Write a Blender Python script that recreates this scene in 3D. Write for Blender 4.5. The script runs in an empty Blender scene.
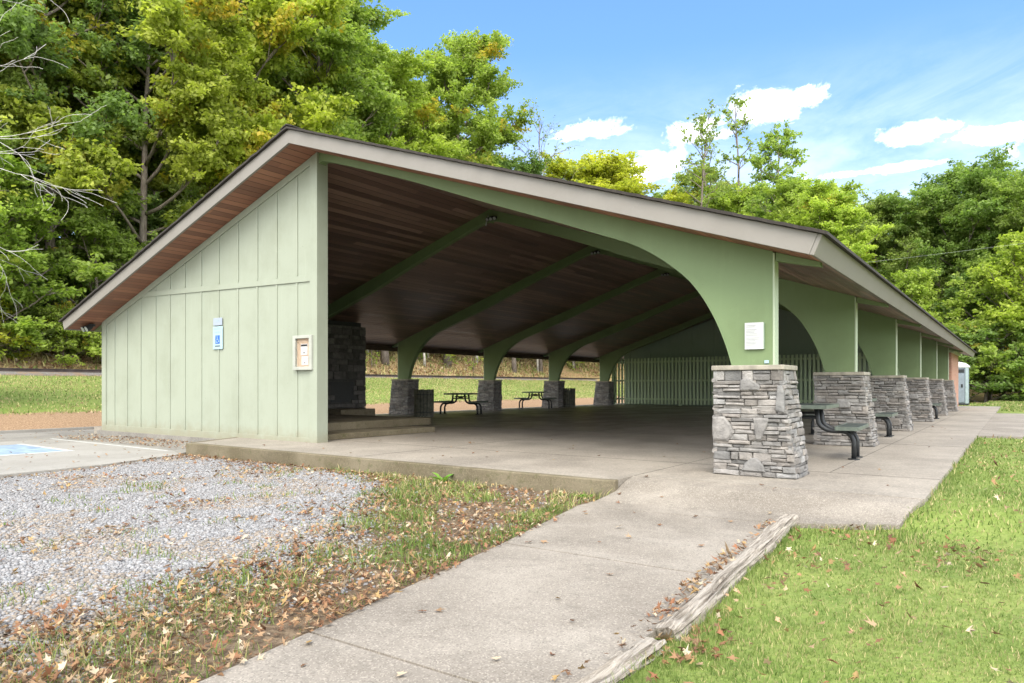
import bpy, bmesh, math, random
import numpy as np
from mathutils import Vector, Matrix
R = math.radians
PI = math.pi
S = bpy.context.scene
C = S.collection

# ------------------------------------------------------------------ camera, world, sun, exposure
CAM = (10.068, -8.322, 1.012)
cam_d = bpy.data.cameras.new('camera')
cam_d.sensor_width = 36.0
cam_d.lens = 25.11
cam_d.shift_y = 44.1 / 1024
cam_d.clip_start = 0.05
cam_d.clip_end = 3000
cam = bpy.data.objects.new('camera', cam_d)
cam.location = CAM
cam.rotation_euler = (R(90), 0, R(35.302))
C.objects.link(cam)
S.camera = cam

SUN_EL, SUN_AZ = 50.0, 152.0          # azimuth: degrees clockwise from +Y
sx = math.sin(R(SUN_AZ)) * math.cos(R(SUN_EL)); sy = math.cos(R(SUN_AZ)) * math.cos(R(SUN_EL)); sz = math.sin(R(SUN_EL))
sun_d = bpy.data.lights.new('sun', 'SUN')
sun_d.energy = 1.2
sun_d.angle = R(38)
sun_d.color = (1.0, 0.93, 0.82)
sun = bpy.data.objects.new('sun', sun_d)
sun.rotation_euler = Vector((-sx, -sy, -sz)).to_track_quat('-Z', 'Y').to_euler()
sun.location = (40, -40, 60)
C.objects.link(sun)

S.view_settings.view_transform = 'Standard'
S.view_settings.look = 'None'
S.view_settings.exposure = 1.9
S.view_settings.gamma = 1
S.view_settings.use_curve_mapping = False
S.render.engine = 'CYCLES'
S.cycles.max_bounces = 7
S.cycles.diffuse_bounces = 6
S.cycles.glossy_bounces = 2
S.cycles.transmission_bounces = 5
S.cycles.transparent_max_bounces = 6
S.cycles.use_denoising = True
S.cycles.sample_clamp_indirect = 6.0

class NT:
    """small helper round a node tree"""
    def __init__(self, nt):
        self.nt = nt; self.n = nt.nodes; self.l = nt.links
    def node(self, t, **kw):
        nd = self.n.new(t)
        for k, v in kw.items():
            setattr(nd, k, v)
        return nd
    def link(self, a, b):
        self.l.new(a, b)
    def val(self, sock, v):
        if isinstance(v, bpy.types.NodeSocket): self.link(v, sock)
        else: sock.default_value = v
    def math(self, op, a, b=0.0, c=None, clamp=False):
        nd = self.node('ShaderNodeMath', operation=op); nd.use_clamp = clamp
        self.val(nd.inputs[0], a); self.val(nd.inputs[1], b)
        if c is not None: self.val(nd.inputs[2], c)
        return nd.outputs[0]
    def sstep(self, x, a, b):
        nd = self.node('ShaderNodeMapRange', interpolation_type='SMOOTHSTEP')
        self.val(nd.inputs['Value'], x)
        nd.inputs['From Min'].default_value = a; nd.inputs['From Max'].default_value = b
        return nd.outputs[0]
    def mix(self, f, a, b, blend='MIX'):
        nd = self.node('ShaderNodeMix', data_type='RGBA', blend_type=blend)
        self.val(nd.inputs[0], f)
        for s, v in ((nd.inputs[6], a), (nd.inputs[7], b)):
            if isinstance(v, (tuple, list)) and len(v) == 3: v = (*v, 1)
            self.val(s, v)
        return nd.outputs[2]
    def noise(self, vec, scale, detail=4, rough=0.55, dist=0.0, out=0):
        nd = self.node('ShaderNodeTexNoise')
        if vec is not None: self.link(vec, nd.inputs['Vector'])
        nd.inputs['Scale'].default_value = scale; nd.inputs['Detail'].default_value = detail
        nd.inputs['Roughness'].default_value = rough; nd.inputs['Distortion'].default_value = dist
        return nd.outputs[out]
    def ramp(self, f, stops):
        nd = self.node('ShaderNodeValToRGB')
        self.link(f, nd.inputs[0])
        e = nd.color_ramp.elements
        while len(e) < len(stops): e.new(0.5)
        for i, (p, c) in enumerate(stops):
            e[i].position = p; e[i].color = (*c, 1) if len(c) == 3 else c
        return nd.outputs[0]
    def mapping(self, vec, scale=(1, 1, 1), loc=(0, 0, 0), rot=(0, 0, 0)):
        nd = self.node('ShaderNodeMapping')
        self.link(vec, nd.inputs[0])
        nd.inputs['Location'].default_value = loc; nd.inputs['Rotation'].default_value = rot
        nd.inputs['Scale'].default_value = scale
        return nd.outputs[0]
    def coord(self, which='Object'):
        return self.node('ShaderNodeTexCoord').outputs[which]
    def xyz(self, vec):
        nd = self.node('ShaderNodeSeparateXYZ'); self.link(vec, nd.inputs[0]); return nd.outputs
    def vmath(self, op, a, b):
        nd = self.node('ShaderNodeVectorMath', operation=op)
        self.val(nd.inputs[0], a); self.val(nd.inputs[1], b)
        return nd.outputs['Value'] if op in ('LENGTH', 'DOT_PRODUCT', 'DISTANCE') else nd.outputs['Vector']

world = bpy.data.worlds.new('World')
S.world = world
world.use_nodes = True
w = NT(world.node_tree)
w.n.clear()
sky = w.node('ShaderNodeTexSky', sky_type='NISHITA')
sky.sun_disc = False
sky.sun_elevation = R(SUN_EL)
sky.sun_rotation = R(SUN_AZ)
sky.air_density = 1.0; sky.dust_density = 0.5; sky.ozone_density = 1.6
dirv = w.coord('Generated')
dz = w.xyz(dirv)[2]
# thin high veil near the horizon, broken by noise
warp = w.mapping(dirv, scale=(1.0, 1.0, 3.2), loc=(3.1, 1.7, 0.4))
n1 = w.noise(warp, 3.4, 9, 0.66, 0.9)
band = w.math('MULTIPLY', w.sstep(dz, 0.43, 0.24), w.sstep(n1, 0.25, 0.62))
veil = w.math('MULTIPLY', band, 0.26)
# separate cumulus puffs, each at its own place in the sky
n2 = w.math('ADD', 0.5, w.math('MULTIPLY', w.math('SUBTRACT', w.noise(w.mapping(dirv, scale=(1, 1, 1.5)), 15.0, 9, 0.68, 0.35), 0.5), 2.6))
puff = None
# azimuth and elevation in degrees, half width and half height in radians
PUFFS = [(-15.8, 20.1, 0.07, 0.03), (-20.6, 19.0, 0.075, 0.026), (-12.5, 20.4, 0.036, 0.019), (-5.9, 17.1, 0.050, 0.016), (-1.8, 16.2, 0.062, 0.014),
         (-24.4, 16.9, 0.098, 0.028), (-8.0, 15.0, 0.12, 0.008), (2.2, 13.2, 0.06, 0.03), (-29.1, 19.6, 0.084, 0.017), (-55.4, 26.3, 0.084, 0.056),
         (8.6, 15.0, 0.168, 0.056), (-84.0, 15.3, 0.21, 0.07), (-94.8, 10.7, 0.28, 0.056)]
ca, sa = math.cos(R(35.302)), math.sin(R(35.302))
for (az, el, du, dv) in PUFFS:
    d = Vector((math.sin(R(az)) * math.cos(R(el)), math.cos(R(az)) * math.cos(R(el)), math.sin(R(el))))
    off = w.vmath('SUBTRACT', dirv, tuple(d))
    # local right/up scaling in direction space: squash vertically
    o = w.xyz(off)
    hor = w.math('SQRT', w.math('ADD', w.math('MULTIPLY', o[0], o[0]), w.math('MULTIPLY', o[1], o[1])))
    e = w.math('SQRT', w.math('ADD', w.math('POWER', w.math('DIVIDE', hor, du), 2.0), w.math('POWER', w.math('DIVIDE', o[2], dv), 2.0)))
    p = w.sstep(w.math('SUBTRACT', w.math('ADD', 0.16, w.math('MULTIPLY', n2, 1.15)), e), -0.05, 0.55)
    puff = p if puff is None else w.math('MAXIMUM', puff, p)
# bright unseen cloud added behind the camera to lift light under the roof
n3 = w.noise(w.mapping(dirv, scale=(1, 1, 2.0), loc=(5.2, 0.3, 2.0)), 2.2, 7, 0.6)
yb = w.vmath('DOT_PRODUCT', dirv, (-sa, ca, 0.0))
behind = w.math('MULTIPLY', w.sstep(n3, 0.26, 0.48), w.sstep(yb, 0.22, -0.10))
cloud = w.math('MAXIMUM', w.math('MAXIMUM', veil, w.math('MULTIPLY', puff, 0.97)), 0.0, clamp=True)
tinted = w.mix(1.0, w.mix(w.sstep(dz, 0.50, 0.12), (0.42, 0.545, 0.69), (0.27, 0.35, 0.44)), sky.outputs[0], 'MULTIPLY')
shade = w.sstep(w.noise(w.mapping(dirv, scale=(1, 1, 2.2), loc=(1.3, 0.2, 0.9)), 11.0, 6, 0.6), 0.35, 0.62)
cloudcol = w.mix(shade, (3.5, 3.7, 4.05), (5.2, 5.15, 5.1))
col = w.mix(w.math('MULTIPLY', behind, 0.95), w.mix(cloud, tinted, cloudcol), (8.25, 8.4, 8.5))
bg = w.node('ShaderNodeBackground')
w.link(col, bg.inputs[0]); bg.inputs[1].default_value = 0.14
wo = w.node('ShaderNodeOutputWorld')
w.link(bg.outputs[0], wo.inputs[0])

# ------------------------------------------------------------------ helpers
def mat(name):
    m = bpy.data.materials.new(name); m.use_nodes = True
    t = NT(m.node_tree)
    b = t.n['Principled BSDF']
    return m, t, b
def setb(t, b, color=None, rough=None, metal=None, spec=None):
    if color is not None:
        if isinstance(color, (tuple, list)): b.inputs['Base Color'].default_value = (*color, 1)
        else: t.link(color, b.inputs['Base Color'])
    if rough is not None: t.val(b.inputs['Roughness'], rough)
    if metal is not None: b.inputs['Metallic'].default_value = metal
    if spec is not None: b.inputs['Specular IOR Level'].default_value = spec
def bump(t, b, h, strength=0.3, dist=0.01):
    nd = t.node('ShaderNodeBump'); nd.inputs['Strength'].default_value = strength; nd.inputs['Distance'].default_value = dist
    t.link(h, nd.inputs['Height']); t.link(nd.outputs[0], b.inputs['Normal'])

def simple(name, color, rough=0.6, metal=0.0, vary=0.12, scale=6.0, bmp=0.0, spec=0.4):
    m, t, b = mat(name)
    co = t.coord()
    n = t.noise(co, scale, 5, 0.6)
    c = t.mix(t.sstep(n, 0.3, 0.7), tuple(x * (1 - vary) for x in color), tuple(min(1, x * (1 + vary)) for x in color))
    setb(t, b, c, rough, metal, spec)
    if bmp: bump(t, b, t.noise(co, scale * 12, 3), bmp, 0.004)
    return m

class MB:
    def __init__(self):
        self.v = []; self.f = []; self.c = []; self.mi = []
    def add(self, vs, fs, col=None, mi=0):
        o = len(self.v)
        self.v.extend([tuple(p) for p in vs])
        self.f.extend([tuple(i + o for i in q) for q in fs])
        self.mi.extend([mi] * len(fs))
        self.c.extend([col if col is not None else (0.5, 0.5, 0.5)] * len(vs))
    def box(self, x0, x1, y0, y1, z0, z1, M=None, col=None, mi=0):
        vs = [(x0, y0, z0), (x1, y0, z0), (x1, y1, z0), (x0, y1, z0), (x0, y0, z1), (x1, y0, z1), (x1, y1, z1), (x0, y1, z1)]
        if M is not None: vs = [tuple(M @ Vector(p)) for p in vs]
        self.add(vs, [(0, 3, 2, 1), (4, 5, 6, 7), (0, 1, 5, 4), (1, 2, 6, 5), (2, 3, 7, 6), (3, 0, 4, 7)], col, mi)
    def prism_y(self, poly, y0, y1, col=None, mi=0):
        """poly: list of (x,z) counter-clockwise seen from -Y"""
        n = len(poly)
        vs = [(x, y0, z) for x, z in poly] + [(x, y1, z) for x, z in poly]
        fs = [tuple(range(n)), tuple(range(2 * n - 1, n - 1, -1))]
        for i in range(n):
            j = (i + 1) % n
            fs.append((j, i, i + n, j + n))
        self.add(vs, fs, col, mi)
    def prism_z(self, poly, z0, z1, col=None, mi=0):
        n = len(poly)
        vs = [(x, y, z0) for x, y in poly] + [(x, y, z1) for x, y in poly]
        fs = [tuple(range(n - 1, -1, -1)), tuple(range(n, 2 * n))]
        for i in range(n):
            j = (i + 1) % n
            fs.append((i, j, j + n, i + n))
        self.add(vs, fs, col, mi)
    def tube(self, pts, rad, n=8, caps=True, col=None, mi=0):
        pts = [Vector(p) for p in pts]
        if not isinstance(rad, (list, tuple)): rad = [rad] * len(pts)
        vs, fs = [], []
        up = None
        for i, p in enumerate(pts):
            d = (pts[min(i + 1, len(pts) - 1)] - pts[max(i - 1, 0)])
            if d.length < 1e-9: d = Vector((0, 0, 1))
            d.normalize()
            if up is None:
                up = Vector((0, 0, 1)) if abs(d.z) < 0.9 else Vector((1, 0, 0))
            a = d.cross(up)
            if a.length < 1e-6: a = d.cross(Vector((0.3, 1, 0)))
            a.normalize(); b = a.cross(d); up = b
            for k in range(n):
                t = 2 * PI * k / n
                vs.append(p + (a * math.cos(t) + b * math.sin(t)) * rad[i])
        for i in range(len(pts) - 1):
            for k in range(n):
                k2 = (k + 1) % n
                fs.append((i * n + k, i * n + k2, (i + 1) * n + k2, (i + 1) * n + k))
        if caps:
            fs.append(tuple(range(n - 1, -1, -1)))
            fs.append(tuple(range((len(pts) - 1) * n, len(pts) * n)))
        self.add(vs, fs, col, mi)
    def build(self, name, m, parent=None, smooth=False, bevel=0.0, colattr=False, seg=2):
        me = bpy.data.meshes.new(name)
        me.from_pydata(self.v, [], self.f)
        for x in (m if isinstance(m, (list, tuple)) else [m]): me.materials.append(x)
        if len(set(self.mi)) > 1: me.polygons.foreach_set('material_index', self.mi)
        if colattr:
            a = me.color_attributes.new('tint', 'FLOAT_COLOR', 'POINT')
            a.data.foreach_set('color', np.hstack([np.array(self.c, dtype=np.float32), np.ones((len(self.c), 1), np.float32)]).ravel())
        bm = bmesh.new(); bm.from_mesh(me); bmesh.ops.recalc_face_normals(bm, faces=bm.faces); bm.to_mesh(me); bm.free()
        if smooth:
            me.polygons.foreach_set('use_smooth', [True] * len(me.polygons))
        me.update()
        o = bpy.data.objects.new(name, me); C.objects.link(o)
        if bevel:
            md = o.modifiers.new('bevel', 'BEVEL'); md.width = bevel; md.segments = seg; md.limit_method = 'ANGLE'; md.angle_limit = R(40)
        if parent is not None: o.parent = parent
        return o

def np_mesh(name, verts, faces, m, tint=None, smooth=False, parent=None):
    """verts (N,3) float, faces (M,k) int with equal k"""
    me = bpy.data.meshes.new(name)
    verts = np.ascontiguousarray(verts, dtype=np.float32); faces = np.ascontiguousarray(faces, dtype=np.int32)
    k = faces.shape[1]
    me.vertices.add(len(verts)); me.vertices.foreach_set('co', verts.ravel())
    me.loops.add(faces.size); me.loops.foreach_set('vertex_index', faces.ravel())
    me.polygons.add(len(faces))
    me.polygons.foreach_set('loop_start', np.arange(0, faces.size, k, dtype=np.int32))
    me.polygons.foreach_set('loop_total', np.full(len(faces), k, dtype=np.int32))
    if smooth: me.polygons.foreach_set('use_smooth', np.ones(len(faces), dtype=bool))
    me.materials.append(m)
    me.update(calc_edges=True)
    if tint is not None:
        a = me.color_attributes.new('tint', 'FLOAT_COLOR', 'POINT')
        a.data.foreach_set('color', np.hstack([tint, np.ones((len(tint), 4 - tint.shape[1]))]).astype(np.float32).ravel())
    o = bpy.data.objects.new(name, me); C.objects.link(o)
    if parent is not None: o.parent = parent
    return o

def tag(o, label=None, cat=None, group=None, kind=None):
    if label: o['label'] = label
    if cat: o['category'] = cat
    if group: o['group'] = group
    if kind: o['kind'] = kind
    return o
def thing(name, label, cat, loc=(0, 0, 0), rz=0.0, group=None):
    o = bpy.data.objects.new(name, None); C.objects.link(o)
    o.empty_display_size = 0.2
    o.location = loc; o.rotation_euler = (0, 0, rz)
    return tag(o, label, cat, group)
def copy_tree(o, parent=None):
    c = o.copy(); C.objects.link(c)
    if parent is not None: c.parent = parent
    for ch in list(o.children): copy_tree(ch, c)
    return c

def sst(a, b, x):
    t = np.clip((np.asarray(x, dtype=float) - a) / (b - a), 0, 1); return t * t * (3 - 2 * t)
def vnoise(x, y, sc, seed=0):
    """cheap smooth value noise, 0..1"""
    x = np.asarray(x, float) / sc + 37.1 * seed; y = np.asarray(y, float) / sc - 11.7 * seed
    xi, yi = np.floor(x), np.floor(y); fx, fy = x - xi, y - yi
    fx = fx * fx * (3 - 2 * fx); fy = fy * fy * (3 - 2 * fy)
    h = lambda a, b: np.modf(np.abs(np.sin(a * 127.1 + b * 311.7 + seed * 74.7) * 43758.5453))[0]
    return (h(xi, yi) * (1 - fx) + h(xi + 1, yi) * fx) * (1 - fy) + (h(xi, yi + 1) * (1 - fx) + h(xi + 1, yi + 1) * fx) * fy
def fbm(x, y, sc, seed=0):
    return 0.55 * vnoise(x, y, sc, seed) + 0.3 * vnoise(x, y, sc / 2.2, seed + 3) + 0.15 * vnoise(x, y, sc / 4.7, seed + 7)

# ------------------------------------------------------------------ measures of the pavilion
SP = 4.978            # frame spacing
NF = 6
RIDGE, SLOPE = 5.13, 0.3325
HALF = 7.80
EAVE = 8.42
YEND = 31.1
OVER = 0.60
def soffit(x): return RIDGE - SLOPE * abs(x)

# ------------------------------------------------------------------ terrain
def terrain(x, y):
    x = np.asarray(x, float); y = np.asarray(y, float)
    X = -x
    z = np.full(np.broadcast(x, y).shape, -0.186) - 0.062 * np.clip((-2.4 - y) / 6.0, 0, 1)
    # right hand lawn
    lawn = -0.045 - 0.17 * sst(-1.0, -1.85, y) - 0.06 * np.clip((-2.4 - y) / 6.0, 0, 1)
    z = np.where(x > 8.5, lawn - 0.0, z)
    z = z + 0.39 * sst(10.4, 12.6, X) + 1.3 * np.clip((X - 12.6) / 13.4, 0, 1) + 0.1 * sst(26, 27, X)
    z = z + 0.36 * np.clip(X - 30.0, 0, 28) + 0.12 * np.clip(X - 58, 0, 200)
    z = z + 0.16 * np.clip(y - 62, 0, 60) * sst(-60, -20, x)
    # gentle roll of the grassed bank
    z = z + 0.12 * (vnoise(x, y, 5.0, 2) - 0.5) * sst(12, 15, X) + 1.2 * (vnoise(x, y, 9.0, 5) - 0.4) * sst(32, 40, X)
    # keep it under the pavilion slab
    ins = sst(-8.6, -8.1, x) * sst(9.3, 9.0, x) * sst(-1.3, -0.9, y) * sst(36.0, 35.0, y)
    return z - 0.35 * ins

def axis(fine0, fine1, step, lo, hi, grow=1.18):
    a = list(np.arange(fine0, fine1 + 1e-6, step))
    s = step; v = fine1
    while v < hi:
        s *= grow; v += s; a.append(v)
    s = step; v = fine0
    while v > lo:
        s *= grow; v -= s; a.insert(0, v)
    return np.array(a)
gx = axis(-32, 15, 0.30, -500, 500); gy = axis(-14, 14, 0.30, -300, 700)
GX, GY = np.meshgrid(gx, gy)
GZ = terrain(GX, GY)
nx, ny = len(gx), len(gy)
idx = np.arange(nx * ny).reshape(ny, nx)
faces = np.stack([idx[:-1, :-1], idx[:-1, 1:], idx[1:, 1:], idx[1:, :-1]], -1).reshape(-1, 4)

m_ground, t, b = mat('ground_soil_and_turf')
co = t.coord()
o = t.xyz(co)
nbig = t.noise(co, 0.35, 5, 0.6)
nmid = t.noise(co, 2.2, 6, 0.65)
nfin = t.noise(co, 28.0, 4, 0.7)
grass = t.mix(t.sstep(nmid, 0.35, 0.65), (0.11, 0.165, 0.033), (0.18, 0.225, 0.055))
grass = t.mix(t.sstep(nbig, 0.45, 0.62), grass, (0.15, 0.21, 0.04))
grass = t.mix(t.math('MULTIPLY', t.sstep(nfin, 0.4, 0.7), 0.5), grass, (0.25, 0.26, 0.09))
dirt = t.mix(t.sstep(nfin, 0.35, 0.68), (0.19, 0.115, 0.065), (0.36, 0.25, 0.155))
litter = t.mix(t.sstep(t.noise(co, 7.0, 6, 0.7), 0.35, 0.66), (0.17, 0.105, 0.05), (0.42, 0.30, 0.16))
litter = t.mix(t.math('MULTIPLY', t.sstep(t.noise(co, 0.5, 4, 0.6), 0.52, 0.66), 0.7), litter, (0.09, 0.13, 0.03))
wob = t.math('ADD', o[0], t.math('MULTIPLY', t.math('SUBTRACT', nmid, 0.5), 1.6))
is_dirt = t.math('MULTIPLY', t.sstep(wob, -13.1, -12.7), t.sstep(wob, -10.0, -10.6))
is_litter = t.math('ADD', t.sstep(wob, -29.2, -30.0), t.math('MULTIPLY', t.sstep(t.math('ADD', o[1], t.math('MULTIPLY', nbig, 6.0)), 58, 62), 0.85), clamp=True)
front = t.math('MULTIPLY', t.sstep(o[0], 8.3, 8.1), t.math('MULTIPLY', t.sstep(o[1], -0.2, -0.8), t.sstep(o[0], -9.9, -9.4)))
gcol = t.mix(t.sstep(nfin, 0.35, 0.65), (0.085, 0.058, 0.036), (0.19, 0.14, 0.09))
c = t.mix(is_dirt, grass, dirt)
c = t.mix(is_litter, c, litter)
c = t.mix(front, c, gcol)
setb(t, b, c, 0.9, 0, 0.2)
bump(t, b, t.math('ADD', nfin, t.math('MULTIPLY', nmid, 1.5)), 0.6, 0.05)
ground = np_mesh('ground', np.stack([GX, GY, GZ], -1).reshape(-1, 3), faces, m_ground, smooth=True)
tag(ground, kind='structure')

# ------------------------------------------------------------------ concrete, asphalt, gravel bed
def concrete(name, c0, c1, speck=0.3, rough=0.85, stain=(0.12, 0.11, 0.09), stain_amt=0.35, grain=160.0):
    m, t, b = mat(name)
    co = t.coord()
    n1 = t.noise(co, 0.9, 6, 0.62, 0.3); n2 = t.noise(co, 9.0, 5, 0.65); n3 = t.noise(co, grain, 2, 0.5)
    c = t.mix(t.sstep(n1, 0.32, 0.68), c0, c1)
    c = t.mix(t.math('MULTIPLY', t.sstep(n2, 0.5, 0.72), stain_amt), c, stain)
    c = t.mix(t.math('MULTIPLY', t.sstep(t.noise(co, 0.37, 7, 0.7, 0.8), 0.50, 0.66), 0.38), c, tuple(x * 0.55 for x in c0))
    vor = t.node('ShaderNodeTexVoronoi'); t.link(co, vor.inputs['Vector']); vor.inputs['Scale'].default_value = grain * 0.55
    sp = t.math('MULTIPLY', t.sstep(t.xyz(vor.outputs['Color'])[0], 0.72, 0.95), speck)
    c = t.mix(sp, c, tuple(x * 0.45 for x in c0))
    sp2 = t.math('MULTIPLY', t.sstep(t.xyz(vor.outputs['Color'])[1], 0.75, 0.95), speck)
    c = t.mix(sp2, c, tuple(min(1, x * 1.55) for x in c1))
    setb(t, b, c, rough, 0, 0.3)
    bump(t, b, t.math('ADD', n3, n2), 0.35, 0.004)
    return m, t, b, c, co

m_path, *_ = concrete('pebbly_path_concrete', (0.185, 0.161, 0.132), (0.262, 0.233, 0.195), 0.45, grain=240.0)
m_pad, *_ = concrete('pale_pad_concrete', (0.225, 0.212, 0.19), (0.27, 0.257, 0.233), 0.15, stain_amt=0.2)
m_kerb, *_ = concrete('mossy_kerb_concrete', (0.105, 0.086, 0.052), (0.175, 0.148, 0.10), 0.25, stain=(0.075, 0.075, 0.03), stain_amt=0.7)
m_asph, *_ = concrete('grey_asphalt', (0.16, 0.15, 0.135), (0.24, 0.225, 0.20), 0.35)

# slab: dry pale at its rim, darker, damp and partly glossy under the roof
m_slab, t, b, c, co = concrete('pavilion_floor_concrete', (0.20, 0.175, 0.143), (0.275, 0.243, 0.20), 0.35, grain=120)
[n_ for n_ in t.n if n_.type == 'BUMP'][0].inputs['Strength'].default_value = 0.06
o = t.xyz(co)
wn = t.noise(co, 0.45, 5, 0.6, 0.5)
inside = t.math('MULTIPLY', t.sstep(t.math('ADD', o[1], t.math('MULTIPLY', t.math('SUBTRACT', wn, 0.5), 7.0)), 0.4, 6.5),
                t.sstep(t.math('ADD', o[0], t.math('MULTIPLY', t.math('SUBTRACT', wn, 0.5), 2.0)), 7.6, 6.0))
n4 = t.noise(t.mapping(co, scale=(0.8, 0.5, 1)), 1.0, 6, 0.65, 0.4)
wet = t.math('MULTIPLY', inside, t.sstep(n4, 0.42, 0.58))
c = t.mix(t.math('MULTIPLY', inside, 0.05), c, (0.2, 0.17, 0.13))
c = t.mix(t.math('MULTIPLY', wet, 0.12), c, (0.10, 0.09, 0.07))
t.link(c, b.inputs['Base Color'])
t.link(t.math('SUBTRACT', 0.8, t.math('ADD', t.math('MULTIPLY', inside, 0.36), t.math('MULTIPLY', wet, 0.16))), b.inputs['Roughness'])
b.inputs['Specular IOR Level'].default_value = 0.5

def ramp_z(y): return -0.17 * float(sst(-1.0, -1.85, y)) - (0.06 * min(1.0, max(0.0, (-2.4 - y) / 6.0)))
# floor slab of the pavilion, front apron included
mb = MB()
slab_poly = [(-8.35, 0.02), (-2.4, 0.02), (-1.85, -1.34), (6.55, -1.49), (6.55, -1.0), (9.39, -1.0), (9.39, 33.6), (-8.35, 33.6)]
mb.prism_z(slab_poly, -0.45, 0.0)
slab = tag(mb.build('floor_slab', m_slab), kind='structure')
# kerb face of the apron
mb = MB()
kp = [(-1.85, -1.40), (6.46, -1.56), (6.58, -1.50), (6.57, -1.40), (6.44, -1.44), (-1.80, -1.28), (-2.36, 0.0), (-2.44, -0.02)]
mb.prism_z(kp, -0.42, 0.006)
tag(mb.build('kerb', m_kerb, bevel=0.012), kind='structure')
m_joint = simple('dirt_filled_joint', (0.055, 0.047, 0.036), 0.95, vary=0.4, scale=20)
mb = MB()
for k in range(0, 7):
    mb.box(-8.3 if k else 0.25, 9.385, k * SP + 0.60 - 0.005, k * SP + 0.60 + 0.005, -0.01, 0.0016)
for x in (-4.2, 2.4, 6.55, 8.28):
    for k in range(0, 6):
        mb.box(x - 0.004, x + 0.004, (k * SP + 0.607) , ((k + 1) * SP + 0.593), -0.01, 0.0014)
mb.box(6.546, 6.554, -0.98, 0.593, -0.01, 0.0014); mb.box(2.396, 2.404, -1.42, 0.593, -0.01, 0.0014)
tag(mb.build('slab_joints', m_joint), kind='structure')
# walk: ramps down from the slab between kerb and lawn, joints every 2 m
def strip(name, left, right, m, zf, thick=0.10, gaps=()):
    mb = MB()
    n = len(left)
    for i in range(n - 1):
        g0 = 0.018 if i in gaps else 0.0
        a0, b0, a1, b1 = Vector((*left[i], 0)), Vector((*right[i], 0)), Vector((*left[i + 1], 0)), Vector((*right[i + 1], 0))
        if g0:
            da = (a1 - a0).normalized() * g0; a0 = a0 + da; b0 = b0 + da
        top = [(p.x, p.y, zf(p.x, p.y)) for p in (a0, b0, b1, a1)]
        bot = [(x, y, z - thick) for x, y, z in top]
        mb.add(top + bot, [(0, 1, 2, 3), (7, 6, 5, 4), (0, 4, 5, 1), (1, 5, 6, 2), (2, 6, 7, 3), (3, 7, 4, 0)])
    return tag(mb.build(name, m), kind='structure')
PL = [(6.552, -1.001), (6.56, -1.2), (6.58, -1.5), (6.52, -1.8), (6.52, -2.2), (6.86, -3.9), (7.02, -4.9), (7.20, -6.0), (7.38, -7.2), (7.7, -9.0), (8.2, -12.5)]
PR = [(9.38, -1.001), (9.34, -1.2), (9.30, -1.4), (9.27, -1.62), (8.41, -1.95), (8.53, -3.9), (8.60, -4.9), (8.61, -6.0), (8.63, -7.2), (8.80, -9.0), (9.4, -12.5)]
strip('path', PL, PR, m_path, lambda x, y: ramp_z(y) - 0.004, gaps=(4, 5, 7, 9))
# wide cross walk behind the lawn and the strip past the far end
mb = MB(); mb.prism_z([(9.392, 9.0), (60, 12.0), (60, 24.0), (9.392, 23.5)], -0.2, -0.006)
tag(mb.build('cross_path', m_path), kind='structure')
# asphalt drive beside and before the end wall, parking pad, painted bay
mb = MB()
mb.prism_z([(-10.3, -18), (-1.9, -18), (-1.9, -1.40), (-2.45, -0.02), (-7.86, -0.02), (-7.86, 34), (-10.3, 34)], -0.4, -0.166)
mb.prism_z([(-30.0, -18), (-10.31, -18), (-10.31, -5), (-30, -5)], -0.4, -0.168)
tag(mb.build('asphalt_drive', m_asph), kind='structure')
mb = MB(); mb.prism_z([(-10.42, -5), (-10.24, -5), (-10.24, 33), (-10.42, 33)], -0.4, -0.10)
tag(mb.build('drive_edge_kerb', m_pad), kind='structure')
# footing strip at the base of the end wall
mb = MB(); mb.prism_z([(-7.95, -0.10), (-2.45, -0.10), (-2.40, 0.0), (-7.95, 0.0)], -0.4, -0.055)
tag(mb.build('wall_footing', m_asph), kind='structure')
mb = MB(); mb.prism_z([(-7.35, -10), (-0.55, -10), (-0.80, -4.6), (-0.98, -3.2), (-1.55, -1.68), (-2.3, -1.38), (-5.05, -1.22), (-7.05, -1.34)], -0.3, -0.150)
pad = tag(mb.build('parking_pad', m_pad, bevel=0.01), kind='structure')
m_blue = simple('faded_blue_road_paint', (0.20, 0.265, 0.345), 0.8, vary=0.25, scale=5)
m_whitep = simple('worn_white_road_paint', (0.38, 0.38, 0.365), 0.8, vary=0.12, scale=7)
mb = MB(); mb.prism_z([(-6.0, -4.2), (-3.75, -4.2), (-3.75, -2.55), (-6.0, -2.45)], -0.149, -0.146)
tag(mb.build('painted_bay_marking', m_blue), kind='structure')
mb = MB()
mb.prism_z([(-6.12, -2.44), (-3.62, -2.54), (-3.62, -2.44), (-6.12, -2.34)], -0.149, -0.145)
mb.prism_z([(-3.74, -4.2), (-3.62, -4.2), (-3.62, -2.545), (-3.74, -2.545)], -0.149, -0.145)
tag(mb.build('painted_bay_outline', m_whitep), kind='structure')
mb = MB(); mb.prism_z([(-7.2, -1.42), (-2.3, -1.52), (-2.3, -1.46), (-7.2, -1.36)], -0.149, -0.146)
tag(mb.build('painted_edge_line', m_whitep), kind='structure')
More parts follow.
